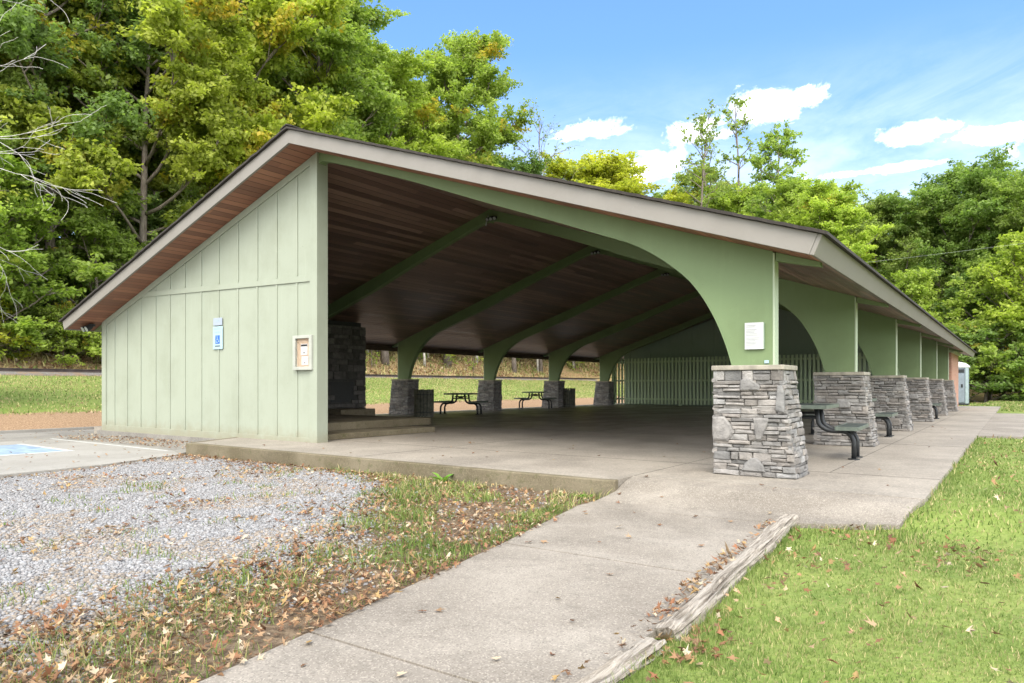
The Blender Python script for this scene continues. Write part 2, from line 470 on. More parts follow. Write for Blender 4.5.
# rail ballast on the left
m_ballast, t, b = mat('pale_ballast')
co = t.coord(); nn = t.noise(co, 22, 4, 0.7); bb = t.noise(co, 1.3, 4, 0.6)
setb(t, b, t.mix(t.sstep(bb, 0.45, 0.62), t.mix(t.sstep(nn, 0.35, 0.65), (0.08, 0.072, 0.063), (0.20, 0.185, 0.165)), (0.18, 0.12, 0.07)), 0.9)
bump(t, b, nn, 0.8, 0.05)
mb = MB()
ys = np.arange(-60, 200, 4.0)
vs = []; fs = []
for i, y in enumerate(ys):
    zz = 1.62
    for k, (x, dz_) in enumerate(((-25.9, -0.16), (-26.5, 0.02), (-29.0, 0.05), (-29.8, -0.22))):
        vs.append((x, y, zz + dz_))
for i in range(len(ys) - 1):
    for k in range(3):
        a = i * 4 + k; fs.append((a + 1, a, a + 4, a + 5))
mb.add(vs, fs)
tag(mb.build('rail_ballast', m_ballast), kind='structure')
# gravel bed surface sheet
m_gbed, t, b = mat('crushed_limestone_bed')
co = t.coord()
vor = t.node('ShaderNodeTexVoronoi'); t.link(co, vor.inputs['Vector']); vor.inputs['Scale'].default_value = 55
cv = t.xyz(vor.outputs['Color'])
c = t.ramp(cv[0], [(0.0, (0.14, 0.13, 0.122)), (0.5, (0.225, 0.217, 0.212)), (1.0, (0.35, 0.345, 0.35))])
nz = t.noise(co, 1.2, 5, 0.65)
c = t.mix(t.math('MULTIPLY', t.sstep(nz, 0.55, 0.75), 0.5), c, (0.27, 0.20, 0.13))
setb(t, b, c, 0.85)
bump(t, b, vor.outputs['Distance'], -0.8, 0.02)
def bed_z(x, y):
    return -0.182 - 0.062 * np.clip((-2.4 - y) / 6.0, 0, 1) + 0.010 * vnoise(x, y, 0.6, 9)
# gravel outline (x to the right depends on y)
def gravel_edge(y):
    return np.interp(y, [-10, -7, -6.2, -5.2, -3.7, -2.6, -1.9, -1.6], [6.5, 6.3, 6.25, 6.15, 5.5, 4.3, 3.5, 2.5])
def pad_edge(y):
    return np.interp(y, [-10, -4.6, -3.2, -1.7], [-0.5, -0.76, -0.94, -1.5])
mb = MB()
gys = np.arange(-9.5, -1.6, 0.15); vs = []; fs = []
for i, y in enumerate(gys):
    x0, x1 = pad_edge(y) + 0.0, gravel_edge(y) - 0.30 + 0.6 * (vnoise(y, 3.3, 0.5, 4) - 0.5)
    for k in range(24):
        x = x0 + (x1 - x0) * k / 23
        vs.append((x, y, float(bed_z(x, y)) - 0.006 * (k in (0, 23))))
for i in range(len(gys) - 1):
    for k in range(23):
        a = i * 24 + k; fs.append((a, a + 1, a + 25, a + 24))
mb.add(vs, fs)
tag(mb.build('gravel_bed', m_gbed, smooth=True), kind='structure')

# ------------------------------------------------------------------ paints, woods, stone
def paint(name, c0, grime=(0.25, 0.27, 0.18), amt=0.25, rough=0.55, splash=False):
    m, t, b = mat(name)
    co = t.coord()
    n = t.noise(co, 1.1, 6, 0.62); n2 = t.noise(t.mapping(co, scale=(6, 6, 0.7)), 2.0, 5, 0.6); n3 = t.noise(co, 30, 3, 0.6)
    c = t.mix(t.math('MULTIPLY', t.sstep(n, 0.42, 0.72), amt), c0, grime)
    c = t.mix(t.math('MULTIPLY', t.sstep(n2, 0.5, 0.8), amt * 0.6), c, tuple(min(1, x * 1.15) for x in c0))
    c = t.mix(t.math('MULTIPLY', t.sstep(n3, 0.66, 0.78), amt), c, tuple(x * 0.5 for x in c0))
    n5 = t.noise(co, 7.0, 7, 0.75, 1.2)
    c = t.mix(t.math('MULTIPLY', t.sstep(n5, 0.60, 0.70), amt * 0.5), c, tuple(min(1, x * 1.3) for x in c0))
    if splash:     # soil splashed up from the drive, in blotches
        zz = t.xyz(co)[2]
        low = t.math('MULTIPLY', t.sstep(t.math('ADD', zz, t.math('MULTIPLY', t.noise(co, 5, 5, 0.7), -0.5)), 0.05, -0.32), 0.55)
        c = t.mix(low, c, (0.20, 0.17, 0.11))
        st_ = t.math('MULTIPLY', t.sstep(t.noise(t.mapping(co, scale=(9, 9, 0.35)), 1.6, 5, 0.65), 0.55, 0.75), 0.28)
        c = t.mix(st_, c, (0.25, 0.28, 0.20))
    setb(t, b, c, rough, 0, 0.35)
    bump(t, b, t.math('ADD', n2, t.math('MULTIPLY', n3, 0.5)), 0.2, 0.004)
    return m
m_sage = paint('sage_wall_paint', (0.268, 0.293, 0.233), (0.215, 0.235, 0.178), 0.55, splash=True)
m_green = paint('green_frame_paint', (0.150, 0.210, 0.098), (0.118, 0.16, 0.07), 0.6)
m_dkgreen = paint('dark_green_screen_paint', (0.29, 0.37, 0.30), (0.24, 0.31, 0.23), 0.4)
m_fascia = paint('greige_fascia_paint', (0.192, 0.178, 0.160), (0.15, 0.135, 0.112), 0.35)
m_slat = paint('slat_paint', (0.48, 0.60, 0.39), (0.42, 0.50, 0.32), 0.3)
m_trim = paint('pale_trim_paint', (0.36, 0.42, 0.30), (0.28, 0.33, 0.22), 0.3)

def plank_mat(name, cols, width=0.14, axis_=0, gloss=0.45):
    m, t, b = mat(name)
    co = t.coord(); o = t.xyz(co)
    s = t.math('DIVIDE', o[axis_], width)
    cell = t.math('FLOOR', s); fr = t.math('FRACT', s)
    joint = t.math('FLOOR', t.math('DIVIDE', t.math('ADD', o[1 - axis_], t.math('MULTIPLY', cell, 1.37)), 3.6))
    wn = t.node('ShaderNodeTexWhiteNoise', noise_dimensions='2D')
    cmb = t.node('ShaderNodeCombineXYZ'); t.link(cell, cmb.inputs[0]); t.link(joint, cmb.inputs[1])
    t.link(cmb.outputs[0], wn.inputs['Vector'])
    sc = (8.0, 0.7, 8.0) if axis_ == 0 else (0.7, 8.0, 8.0)
    gr = t.noise(t.mapping(co, scale=sc), 6.0, 5, 0.65, 0.6)
    f = t.math('ADD', t.math('MULTIPLY', wn.outputs[0], 0.6), t.math('MULTIPLY', gr, 0.45), clamp=True)
    c = t.ramp(f, [(0.0, cols[0]), (0.5, cols[1]), (1.0, cols[2])])
    groove = t.math('MULTIPLY', t.sstep(fr, 0.0, 0.06), t.sstep(fr, 1.0, 0.94))
    c = t.mix(groove, tuple(x * 0.2 for x in cols[0]), c)
    setb(t, b, c, t.math('ADD', gloss - 0.06, t.math('ADD', t.math('MULTIPLY', gr, 0.2), t.math('MULTIPLY', wn.outputs[0], 0.14))), 0, 0.5)
    bump(t, b, t.math('ADD', groove, t.math('ADD', t.math('MULTIPLY', gr, 0.2), t.math('MULTIPLY', wn.outputs[0], 0.8))), 0.8, 0.012)
    return m
m_plank = plank_mat('stained_ceiling_planks', [(0.065, 0.038, 0.031), (0.165, 0.100, 0.082), (0.34, 0.225, 0.185)], gloss=0.28)
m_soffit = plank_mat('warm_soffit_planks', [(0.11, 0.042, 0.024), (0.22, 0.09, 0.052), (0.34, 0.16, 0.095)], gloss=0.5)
m_dkwood = simple('dark_stained_beam', (0.055, 0.034, 0.024), 0.6, vary=0.3, scale=4)
m_shingle, t, b = mat('brown_black_shingles')
co = t.coord(); br = t.node('ShaderNodeTexBrick'); t.link(t.mapping(co, rot=(0, 0, PI / 2)), br.inputs['Vector'])
br.inputs['Scale'].default_value = 4.0
br.inputs['Color1'].default_value = (0.022, 0.017, 0.014, 1); br.inputs['Color2'].default_value = (0.04, 0.031, 0.026, 1); br.inputs['Mortar'].default_value = (0.015, 0.012, 0.01, 1)
setb(t, b, t.mix(t.noise(co, 40, 3), br.outputs[0], (0.03, 0.026, 0.023)), 0.95)

m_stone, t, b = mat('grey_ledge_stone')
co = t.coord()
at = t.node('ShaderNodeVertexColor', layer_name='tint')
n = t.noise(co, 9.0, 6, 0.68, 0.4); n2 = t.noise(co, 55, 4, 0.65)
c = t.mix(t.sstep(n, 0.30, 0.68), (0.72, 0.70, 0.68), (1.22, 1.18, 1.13))
c = t.mix(1.0, at.outputs[0], c, 'MULTIPLY')
c = t.mix(t.math('MULTIPLY', t.sstep(n2, 0.58, 0.75), 0.4), c, (0.10, 0.095, 0.09))
setb(t, b, c, 0.88, 0, 0.25)
bump(t, b, t.math('ADD', n, t.math('MULTIPLY', n2, 0.6)), 0.75, 0.02)
m_cap = simple('tan_cap_stone', (0.25, 0.228, 0.185), 0.85, vary=0.2, scale=9, bmp=0.3)
m_darkstone = simple('fireplace_mortar', (0.04, 0.04, 0.04), 0.95)

# ------------------------------------------------------------------ pavilion
pav = thing('pavilion', 'long open sided picnic pavilion with green arched frames, stone piers and low gabled roof', 'pavilion', (0, 0, 0))

# roof sheets (thin shingle build up with a ragged rake edge)
rng = random.Random(3)
mb = MB()
for sgn in (-1, 1):
    y0, y1 = -OVER - 0.09, YEND + 0.09
    x1 = EAVE + 0.10
    nx_ = 62
    prev = None
    rows = []
    for i in range(nx_ + 1):
        x = x1 * i / nx_
        z = RIDGE + 0.222 - SLOPE * x
        ya = y0 - rng.uniform(0, 0.018)
        rows.append(((sgn * x, ya, z + 0.004 * (i % 2)), (sgn * x, y1, z + 0.004 * (i % 2)), (sgn * x, ya, z + 0.034 + 0.004 * (i % 2)), (sgn * x, y1, z + 0.034 + 0.004 * (i % 2))))
    vs = [p for r_ in rows for p in r_]
    fs = []
    for i in range(nx_):
        a = 4 * i; c_ = a + 4
        fs += [(a, a + 1, c_ + 1, c_), (a + 2, c_ + 2, c_ + 3, a + 3), (a, c_, c_ + 2, a + 2), (a + 1, a + 3, c_ + 3, c_ + 1)]
    a = 4 * nx_
    fs += [(a, a + 1, a + 3, a + 2), (0, 2, 3, 1)]
    mb.add(vs, fs)
roof = mb.build('shingle_roof', m_shingle, pav)
# ridge cap
mb = MB()
mb.prism_y([(-0.16, RIDGE + 0.225), (0, RIDGE + 0.278), (0.16, RIDGE + 0.225), (0.16, RIDGE + 0.245), (0, RIDGE + 0.302), (-0.16, RIDGE + 0.245)], -OVER - 0.10, YEND + 0.10)
mb.build('ridge_cap', m_shingle, roof)
# plank ceiling
mb = MB()
for sgn in (-1, 1):
    mb.prism_y([(0, RIDGE), (sgn * (EAVE - 0.09), soffit(EAVE - 0.09)), (sgn * (EAVE - 0.09), soffit(EAVE - 0.09) + 0.05), (0, RIDGE + 0.05)], 0.004, YEND)
mb.build('plank_ceiling', m_plank, pav)
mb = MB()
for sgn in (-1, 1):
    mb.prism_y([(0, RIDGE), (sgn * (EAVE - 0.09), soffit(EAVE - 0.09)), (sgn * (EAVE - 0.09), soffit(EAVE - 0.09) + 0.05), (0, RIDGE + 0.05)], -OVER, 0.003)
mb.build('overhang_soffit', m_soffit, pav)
# fascia: raking boards at both ends, boards along the eaves
def rake(y0, y1):
    for sgn in (-1, 1):
        mb = MB()
        t0, b0 = RIDGE + 0.220, RIDGE - 0.012
        q = 0.085
        poly = [(0, b0), (sgn * (EAVE - q), b0 - SLOPE * (EAVE - q)), (sgn * EAVE, t0 - SLOPE * EAVE), (0, t0)]
        mb.prism_y(poly, y0, y1)
        mb.build('rake_fascia', m_fascia, pav, bevel=0.004)
rake(-OVER - 0.045, -OVER - 0.001); rake(YEND + 0.001, YEND + 0.045)
for sgn in (-1, 1):
    mb = MB()
    q = 0.085
    mb.prism_y([(sgn * (EAVE - q + 0.002), RIDGE - 0.012 - SLOPE * (EAVE - q)), (sgn * (EAVE - q + 0.045), RIDGE - 0.026 - SLOPE * (EAVE - q)), (sgn * (EAVE + 0.044), RIDGE + 0.204 - SLOPE * EAVE), (sgn * (EAVE + 0.002), RIDGE + 0.219 - SLOPE * EAVE)], -OVER - 0.044, YEND + 0.044)
    mb.build('eave_fascia', m_fascia, pav, bevel=0.004)
    if sgn > 0: continue
    mb = MB()     # dark beam inside the left eave
    mb.box(min(sgn * 8.12, sgn * 8.20), max(sgn * 8.12, sgn * 8.20), 0.12, YEND - 0.1, soffit(8.2) - 0.16, soffit(8.2) - 0.002)
    mb.build('eave_beam', m_dkwood, pav)

# arched frames
ARCH = [(0.0, 4.93), (0.28, 4.915), (1.97, 4.345), (2.82, 4.03), (3.75, 3.68), (4.68, 3.34), (5.47, 3.04), (6.02, 2.83), (6.38, 2.63), (6.71, 2.38), (6.92, 2.15), (7.11, 1.84), (7.25, 1.51), (7.33, 1.245)]
def smooth_arch():
    pts = [Vector((x, z)) for x, z in ARCH]
    out = []
    for i in range(len(pts) - 1):
        p0 = pts[max(i - 1, 0)]; p1 = pts[i]; p2 = pts[i + 1]; p3 = pts[min(i + 2, len(pts) - 1)]
        for k in range(4):
            u = k / 4
            out.append(0.5 * ((2 * p1) + (p2 - p0) * u + (2 * p0 - 5 * p1 + 4 * p2 - p3) * u * u + (-p0 + 3 * p1 - 3 * p2 + p3) * u ** 3))
    out.append(pts[-1]); return out
SA0 = smooth_arch()
TH = 0.15
def frame_mesh(deep=0.0):
    mb = MB()
    SA = [Vector((p.x, p.y - deep * float(sst(7.0, 3.5, p.x)))) for p in SA0]
    for sgn in (-1, 1):
        # polygon built as quad strip between soffit line and arch line
        n = len(SA)
        # radial pairing: arch point -> point on outer boundary (soffit line then column edge)
        outer = []
        for p in SA:
            if p.x < 6.0: outer.append((p.x, soffit(p.x) - 0.001))
            else:
                # sweep round the shoulder
                k = [q for q in SA if q.x >= 6.0]
                j = k.index(p) / (len(k) - 1)
                L1 = HALF - 6.0; L2 = soffit(HALF) - 1.245
                d = j * (L1 + L2)
                if d <= L1: outer.append((6.0 + d, soffit(6.0 + d) - 0.001))
                else: outer.append((HALF, soffit(HALF) - (d - L1)))
        # force the corner
        best = min(range(n), key=lambda i: abs(outer[i][0] - HALF) + abs(outer[i][1] - soffit(HALF)))
        outer[best] = (HALF, soffit(HALF) - 0.001)
        vs = []
        for i in range(n):
            vs += [(sgn * SA[i].x, 0, SA[i].y), (sgn * outer[i][0], 0, outer[i][1]), (sgn * SA[i].x, TH, SA[i].y), (sgn * outer[i][0], TH, outer[i][1])]
        fs = []
        for i in range(n - 1):
            a = 4 * i; c_ = a + 4
            fs += [(a, c_, c_ + 1, a + 1), (a + 2, a + 3, c_ + 3, c_ + 2), (a, a + 2, c_ + 2, c_), (a + 1, c_ + 1, c_ + 3, a + 3)]
        fs += [(4 * (n - 1), 4 * (n - 1) + 2, 4 * (n - 1) + 3, 4 * (n - 1) + 1)]
        mb.add(vs, fs)
        # rafter tail carrying the eave
        mb.prism_y([(sgn * (HALF + 0.03), soffit(HALF + 0.03) - 0.10), (sgn * 8.30, soffit(8.30) - 0.05), (sgn * 8.30, soffit(8.30) - 0.003), (sgn * (HALF + 0.03), soffit(HALF + 0.03) - 0.003)], 0.01, TH - 0.01)
    return mb
fr0 = frame_mesh().build('arch_frame', m_green, pav)
for sgn in (-1, 1):
    mb = MB()
    mb.box(min(sgn * (HALF + 0.001), sgn * (HALF + 0.022)), max(sgn * (HALF + 0.001), sgn * (HALF + 0.022)), -0.006, TH + 0.006, 1.246, soffit(HALF) - 0.02)
    mb.build('edge_trim', m_trim, fr0, bevel=0.003)
frames = [fr0]
deep_mesh = None
for k in range(1, NF):
    f = copy_tree(fr0, pav); f.location = (0, k * SP, 0); frames.append(f)
    if deep_mesh is None:
        q = frame_mesh(0.11).build('arch_frame', m_green); deep_mesh = q.data
        bpy.data.objects.remove(q)
    f.data = deep_mesh

# twin lamps under the ridge
m_black = simple('black_powder_coat', (0.018, 0.020, 0.022), 0.45, vary=0.2, scale=20)
m_lens = simple('lamp_lens', (0.32, 0.34, 0.34), 0.2, vary=0.05)
def twin_lamp(parent, name='ridge_lamp', heads=3):
    mb = MB()
    mb.box(-0.10, 0.10, -0.06, 0.06, -0.05, 0)
    o = mb.build(name, m_black, parent, bevel=0.006)
    for i in range(heads):
        a = (i - (heads - 1) / 2) * 0.17
        mb = MB(); mb.tube([(a, -0.0, -0.04), (a, -0.05, -0.08), (a, -0.14, -0.13)], [0.03, 0.055, 0.075], 12)
        h = mb.build('lamp_head', m_black, o, smooth=False)
        mb = MB(); mb.tube([(a, -0.141, -0.1305), (a, -0.147, -0.134)], [0.062, 0.062], 12)
        mb.build('lamp_lens', m_lens, h)
    return o
l0 = twin_lamp(pav); l0.location = (0.16, SP - 0.07, 4.93); l0.scale = (.62, .62, .62)
for k in (2, 3):
    l = copy_tree(l0, pav); l.location = (0.16, k * SP - 0.07, 4.90)
fl = twin_lamp(pav, 'eave_floodlight', 2); fl.location = (-7.98, -0.22, soffit(7.98) - 0.002)
mb = MB(); mb.tube([(0, SP - 0.03, 4.99), (-0.06, SP - 0.03, 4.86), (-0.08, SP - 0.03, 4.74)], 0.012, 6)
mb.build('conduit', m_lens, pav)

# end wall: left half of the near gable, board and batten
def gable_poly(x0, x1, zb, drop=0.0):
    return [(x0, zb), (x1, zb), (x1, soffit(x1) - drop), (x0, soffit(x0) - drop)]
mb = MB(); mb.prism_y(gable_poly(-7.80, -0.02, -0.16), -0.012, 0.16)
wall = mb.build('end_wall', m_sage, pav)
BAT = [-7.26, -6.67, -6.07, -5.43, -4.85, -4.26, -3.65, -3.03, -2.38, -1.76, -1.17, -0.58]
seam_z = lambda x: 2.92 + (x + 0.05) * -0.022
for x in BAT:
    mb = MB()
    top = soffit(x) - 0.14
    if top > seam_z(x) + 0.12:
        mb.box(x - 0.021, x + 0.021, -0.030, -0.0125, 0.085, seam_z(x) - 0.062)
        mb.box(x - 0.021, x + 0.021, -0.030, -0.0125, seam_z(x) + 0.062, top)
    else:
        mb.box(x - 0.021, x + 0.021, -0.030, -0.0125, 0.085, top)
    mb.build('batten', m_sage, wall, bevel=0.003)
mb = MB()
mb.prism_y([(-6.52, seam_z(-6.52) - 0.055), (-0.20, seam_z(-0.2) - 0.055), (-0.20, seam_z(-0.2) + 0.055), (-6.38, seam_z(-6.38) + 0.055)], -0.036, -0.0126)
mb.build('seam_board', m_sage, wall, bevel=0.003)
mb = MB(); mb.box(-7.64, -0.20, -0.040, -0.0127, -0.165, 0.080); mb.build('base_board', m_sage, wall, bevel=0.004)
mb = MB(); mb.prism_y([(-7.63, soffit(7.63) - 0.135), (-0.20, soffit(0.2) - 0.135), (-0.20, soffit(0.2) - 0.003), (-7.63, soffit(7.63) - 0.003)], -0.042, -0.0128)
mb.build('rake_trim', m_sage, wall, bevel=0.004)
mb = MB(); mb.prism_y([(-7.83, -0.165), (-7.64, -0.165), (-7.64, soffit(7.64) - 0.004), (-7.83, soffit(7.83) - 0.004)], -0.044, 0.165); mb.build('corner_board', m_sage, wall, bevel=0.004)
mb = MB(); mb.prism_y([(-0.195, -0.02), (0.0, -0.02), (0.0, soffit(0) - 0.004), (-0.195, soffit(0.195) - 0.004)], -0.046, 0.20); mb.build('centre_post', m_sage, wall, bevel=0.004)
# left return wall along the eave, first bay (keeps the fireplace corner dark)
mb = MB(); mb.box(-7.79, -7.66, 0.17, 5.2, -0.16, soffit(7.79) - 0.003); mb.build('side_wall', m_sage, pav)

# far end: gable boarding, brick block, slatted screen
mb = MB(); mb.prism_y([(-7.25, 0.0), (7.60, 0.0), (7.60, soffit(7.6) - 0.002), (0, RIDGE - 0.002), (-7.25, soffit(7.25) - 0.002)], 26.6, 26.75)
fw = mb.build('far_gable_wall', m_dkgreen, pav)
for i in range(12):
    x = -6.9 + i * 1.15
    if x > 7.4: break
    mb = MB(); mb.box(x - 0.02, x + 0.02, 26.578, 26.599, 0.05, soffit(x) - 0.06); mb.build('batten', m_dkgreen, fw)
mb = MB(); mb.box(-5.9, 5.9, 26.57, 26.598, 3.02, 3.10); mb.build('seam_board', m_dkgreen, fw)
m_brick, t, b = mat('red_brown_brick')
co = t.coord(); br = t.node('ShaderNodeTexBrick')
ox = t.xyz(co); cmb = t.node('ShaderNodeCombineXYZ'); t.link(t.math('ADD', ox[0], ox[1]), cmb.inputs[0]); t.link(ox[2], cmb.inputs[1])
t.link(cmb.outputs[0], br.inputs['Vector']); br.inputs['Scale'].default_value = 4.4; br.inputs['Mortar Size'].default_value = 0.012
br.inputs['Color1'].default_value = (0.30, 0.13, 0.085, 1); br.inputs['Color2'].default_value = (0.42, 0.22, 0.15, 1); br.inputs['Mortar'].default_value = (0.42, 0.36, 0.30, 1)
setb(t, b, t.mix(t.math('MULTIPLY', t.noise(co, 3, 4), 0.4), br.outputs[0], (0.35, 0.2, 0.15)), 0.9)
bump(t, b, br.outputs['Fac'], -0.4, 0.01)
mb = MB(); mb.box(3.2, 7.82, 26.76, 30.7, -0.02, soffit(7.82) - 0.14)
mb.build('brick_block', m_brick, pav)
mb = MB(); mb.box(7.05, 7.90, 26.4, 30.8, soffit(7.82) - 0.138, soffit(7.9) - 0.004); mb.build('brick_block_header', m_trim, pav)
mb = MB(); mb.box(7.2, 7.815, 26.38, 26.575, 0, soffit(7.82) - 0.14); mb.build('brick_jamb', m_brick, pav)
scr = thing('slatted_screen', 'tall dark green screen of upright slats across the far end of the pavilion', 'screen', (0, 25.55, 0))
k = 0
for i in range(78):
    x = -7.46 + i * 0.186
    if x > 6.9: break
    mb = MB(); mb.box(x, x + 0.105, 0, 0.022, 0.07, 2.42 + rng.uniform(-0.015, 0.015)); mb.build('slat', m_slat, scr)
for z in (0.28, 1.22, 2.18):
    mb = MB(); mb.box(-7.46, 7.0, 0.0225, 0.06, z, z + 0.09); mb.build('rail', m_slat, scr)
for x in (-7.4, -3.7, 0.0, 3.5, 6.9):
    mb = MB(); mb.box(x - 0.05, x + 0.05, 0.061, 0.16, 0.0, 2.36); mb.build('post', m_slat, scr)

# stone piers
def pier(seed, name, big=()):
    """local frame: outer side +x; inner face at x=-0.41, y from -0.28 (front) to 0.26"""
    rg = random.Random(seed)
    XI, XT, XB = -0.375, 0.365, 0.52       # inner x, outer x at top, outer x at base
    Y0, Y1, H = -0.28, 0.26, 1.185
    mb = MB()
    grey = lambda lo=0.18, hi=0.35: (lambda g, w_: (g * (1 + w_), g, g * (1 - w_ * 0.9)))(rg.uniform(lo * .74, hi * .74), rg.uniform(-0.01, 0.07))
    def outer(z): return XB + (XT - XB) * (z / H)
    # mortar core
    d = 0.03
    dk = (0.085, 0.08, 0.075)
    mb.add([(XI + d, Y0 + d, 0), (XB - d, Y0 + d, 0), (XB - d, Y1 - d, 0), (XI + d, Y1 - d, 0), (XI + d, Y0 + d, H), (XT - d, Y0 + d, H), (XT - d, Y1 - d, H), (XI + d, Y1 - d, H)],
           [(0, 3, 2, 1), (4, 5, 6, 7), (0, 1, 5, 4), (1, 2, 6, 5), (2, 3, 7, 6), (3, 0, 4, 7)], dk)
    def stone(P, u0, u1, v0, v1, pr, col):
        """P(u,v,d): point on the face pushed out by d"""
        j = lambda a: rg.uniform(-a, a)
        ga = 0.0025
        u0 += ga; u1 -= ga; v0 += ga; v1 -= ga
        sl = j(0.007); sr = j(0.007)
        ring = [(u0 + j(.006), v0 + sl), (u0 + (u1 - u0) * rg.uniform(.3, .7), v0 + (sl + sr) / 2 + j(.004)), (u1 + j(.006), v0 + sr), (u1 + j(.006), v1 + j(.004)), (u0 + (u1 - u0) * rg.uniform(.3, .7), v1 + j(.005)), (u0 + j(.006), v1 + j(.004))]
        cu, cv = (u0 + u1) / 2, (v0 + v1) / 2
        n = len(ring); vs = []
        ins = 0.010
        for dd, sh in ((-0.035, 0), (pr * 0.45, 0), (pr, 1)):
            for (u, v) in ring:
                if sh:
                    u = u + (cu - u) / max(abs(cu - u), 1e-4) * min(ins, abs(cu - u) * 0.5)
                    v = v + (cv - v) / max(abs(cv - v), 1e-4) * min(ins * .8, abs(cv - v) * 0.5)
                    vs.append(P(u, v, dd + j(.005)))
                else: vs.append(P(u, v, dd))
        fs = []
        for r_ in range(2):
            for i in range(n):
                k2 = (i + 1) % n
                fs.append((r_ * n + i, r_ * n + k2, (r_ + 1) * n + k2, (r_ + 1) * n + i))
        vs.append(P(cu + j(.02), cv + j(.008), pr + rg.uniform(0, .008)))
        for i in range(n): fs.append((2 * n + i, 2 * n + (i + 1) % n, 3 * n))
        mb.add(vs, fs, col)
    faces_ = [
        (lambda z: (XI, outer(z)), lambda u, v, dd: (u, Y0 - dd, v)),
        (lambda z: (Y0, Y1), lambda u, v, dd: (outer(v) + dd, u, v)),
        (lambda z: (XI, outer(z)), lambda u, v, dd: (u, Y1 + dd, v)),
        (lambda z: (Y0, Y1), lambda u, v, dd: (XI - dd, u, v)),
    ]
    for fi, (ext, P) in enumerate(faces_):
        z = 0.0
        while z < H - 0.012:
            h = rg.choice([0.035, 0.045, 0.05, 0.06, 0.07, 0.09])
            if z + h > H - 0.03: h = H - z
            a, b_ = ext(z + h / 2)
            a -= 0.012; b_ += 0.012
            u = a
            while u < b_ - 0.01:
                L = rg.uniform(0.10, 0.34) if h < 0.07 else rg.uniform(0.09, 0.24)
                if u + L > b_ - 0.07: L = b_ - u
                if h > 0.065 and rg.random() < 0.35:
                    hh = h * rg.uniform(.4, .6)
                    stone(P, u, u + L, z, z + hh, rg.uniform(0.0, 0.024), grey()); stone(P, u, u + L, z + hh, z + h, rg.uniform(0.0, 0.024), grey())
                else:
                    stone(P, u, u + L, z, z + h, rg.uniform(0.0, 0.034), grey())
                u += L
            z += h
    # a few big flat field stones set over the coursing of the front face
    P = faces_[0][1]
    for (cu, cv, ru, rv, shape) in big:
        ru *= .84; rv *= .84
        n = len(shape); vs = []
        col = grey(0.22, 0.31)
        for dd, s in ((-0.02, 1.0), (0.030, 1.0), (0.044, 0.84)):
            for (pu, pv) in shape: vs.append(P(cu + pu * ru * s, cv + pv * rv * s, dd + rg.uniform(-.003, .003)))
        vs.append(P(cu, cv, 0.050))
        fs = []
        for r_ in range(2):
            for i in range(n): fs.append((r_ * n + i, r_ * n + (i + 1) % n, (r_ + 1) * n + (i + 1) % n, (r_ + 1) * n + i))
        for i in range(n): fs.append((2 * n + i, 2 * n + (i + 1) % n, 3 * n))
        mb.add(vs, fs, col)
    o = mb.build(name, m_stone, pav, colattr=True)
    # cap slab
    mb = MB()
    ang = [(XI - .03, Y0 - .03), (-0.06, Y0 - .036), (-0.055, Y0 - .034), (XT + .035, Y0 - .03), (XT + .035, Y1 + .03), (XI - .03, Y1 + .03)]
    mb.prism_z(ang, H + 0.001, H + 0.055)
    mb.build('cap_slab', m_cap, o, bevel=0.008)
    return o
BIG1 = [(-0.28, 0.52, 0.16, 0.17, [(-.75, -.9), (.5, -.95), (1, -.3), (.75, .35), (.2, 1), (-.8, .95), (-.85, 0)]),
        (0.02, 1.02, 0.15, 0.085, [(-.8, -.9), (.9, -.8), (1, -.2), (.1, 1), (-.7, .8)]),
        (0.15, 0.53, 0.11, 0.15, [(-.5, -1), (.1, -1), (1, .8), (.9, 1), (-.9, 1), (-.7, 0)]),
        (0.07, 0.13, 0.155, 0.095, [(-1, -.9), (1, -.9), (.85, .1), (.3, 1), (-.2, .95), (-.75, .1)]),
        (0.36, 0.86, 0.065, 0.19, [(-.9, -.8), (.9, -1), (.8, .5), (.3, 1), (-.5, .95)])]
BIG2 = [(0.08, 0.70, 0.14, 0.07, [(-1, -.7), (-.2, -1), (.8, -.9), (1, 0), (.7, .8), (-.5, 1), (-.95, .4)])]
BIG3 = [(0.18, 0.20, 0.20, 0.10, [(-1, -.9), (.9, -1), (1, .5), (.6, .95), (-.8, 1)])]
XR = 7.60
p1 = pier(11, 'stone_pier', BIG1); p1.location = (XR, 0, 0)
p2 = pier(12, 'stone_pier', BIG2); p2.location = (XR, SP, 0)
p3 = pier(13, 'stone_pier', BIG3); p3.location = (XR, 2 * SP, 0)
for k, src in ((3, p2), (4, p3), (5, p2)):
    q = copy_tree(src, pav); q.location = (XR, k * SP, 0)
for k, src in ((1, p1), (2, p3), (3, p1), (4, p2), (5, p3)):
    q = copy_tree(src, pav); q.location = (-XR, k * SP + 0.075 * 2 - 0.02, 0); q.rotation_euler = (0, 0, PI)

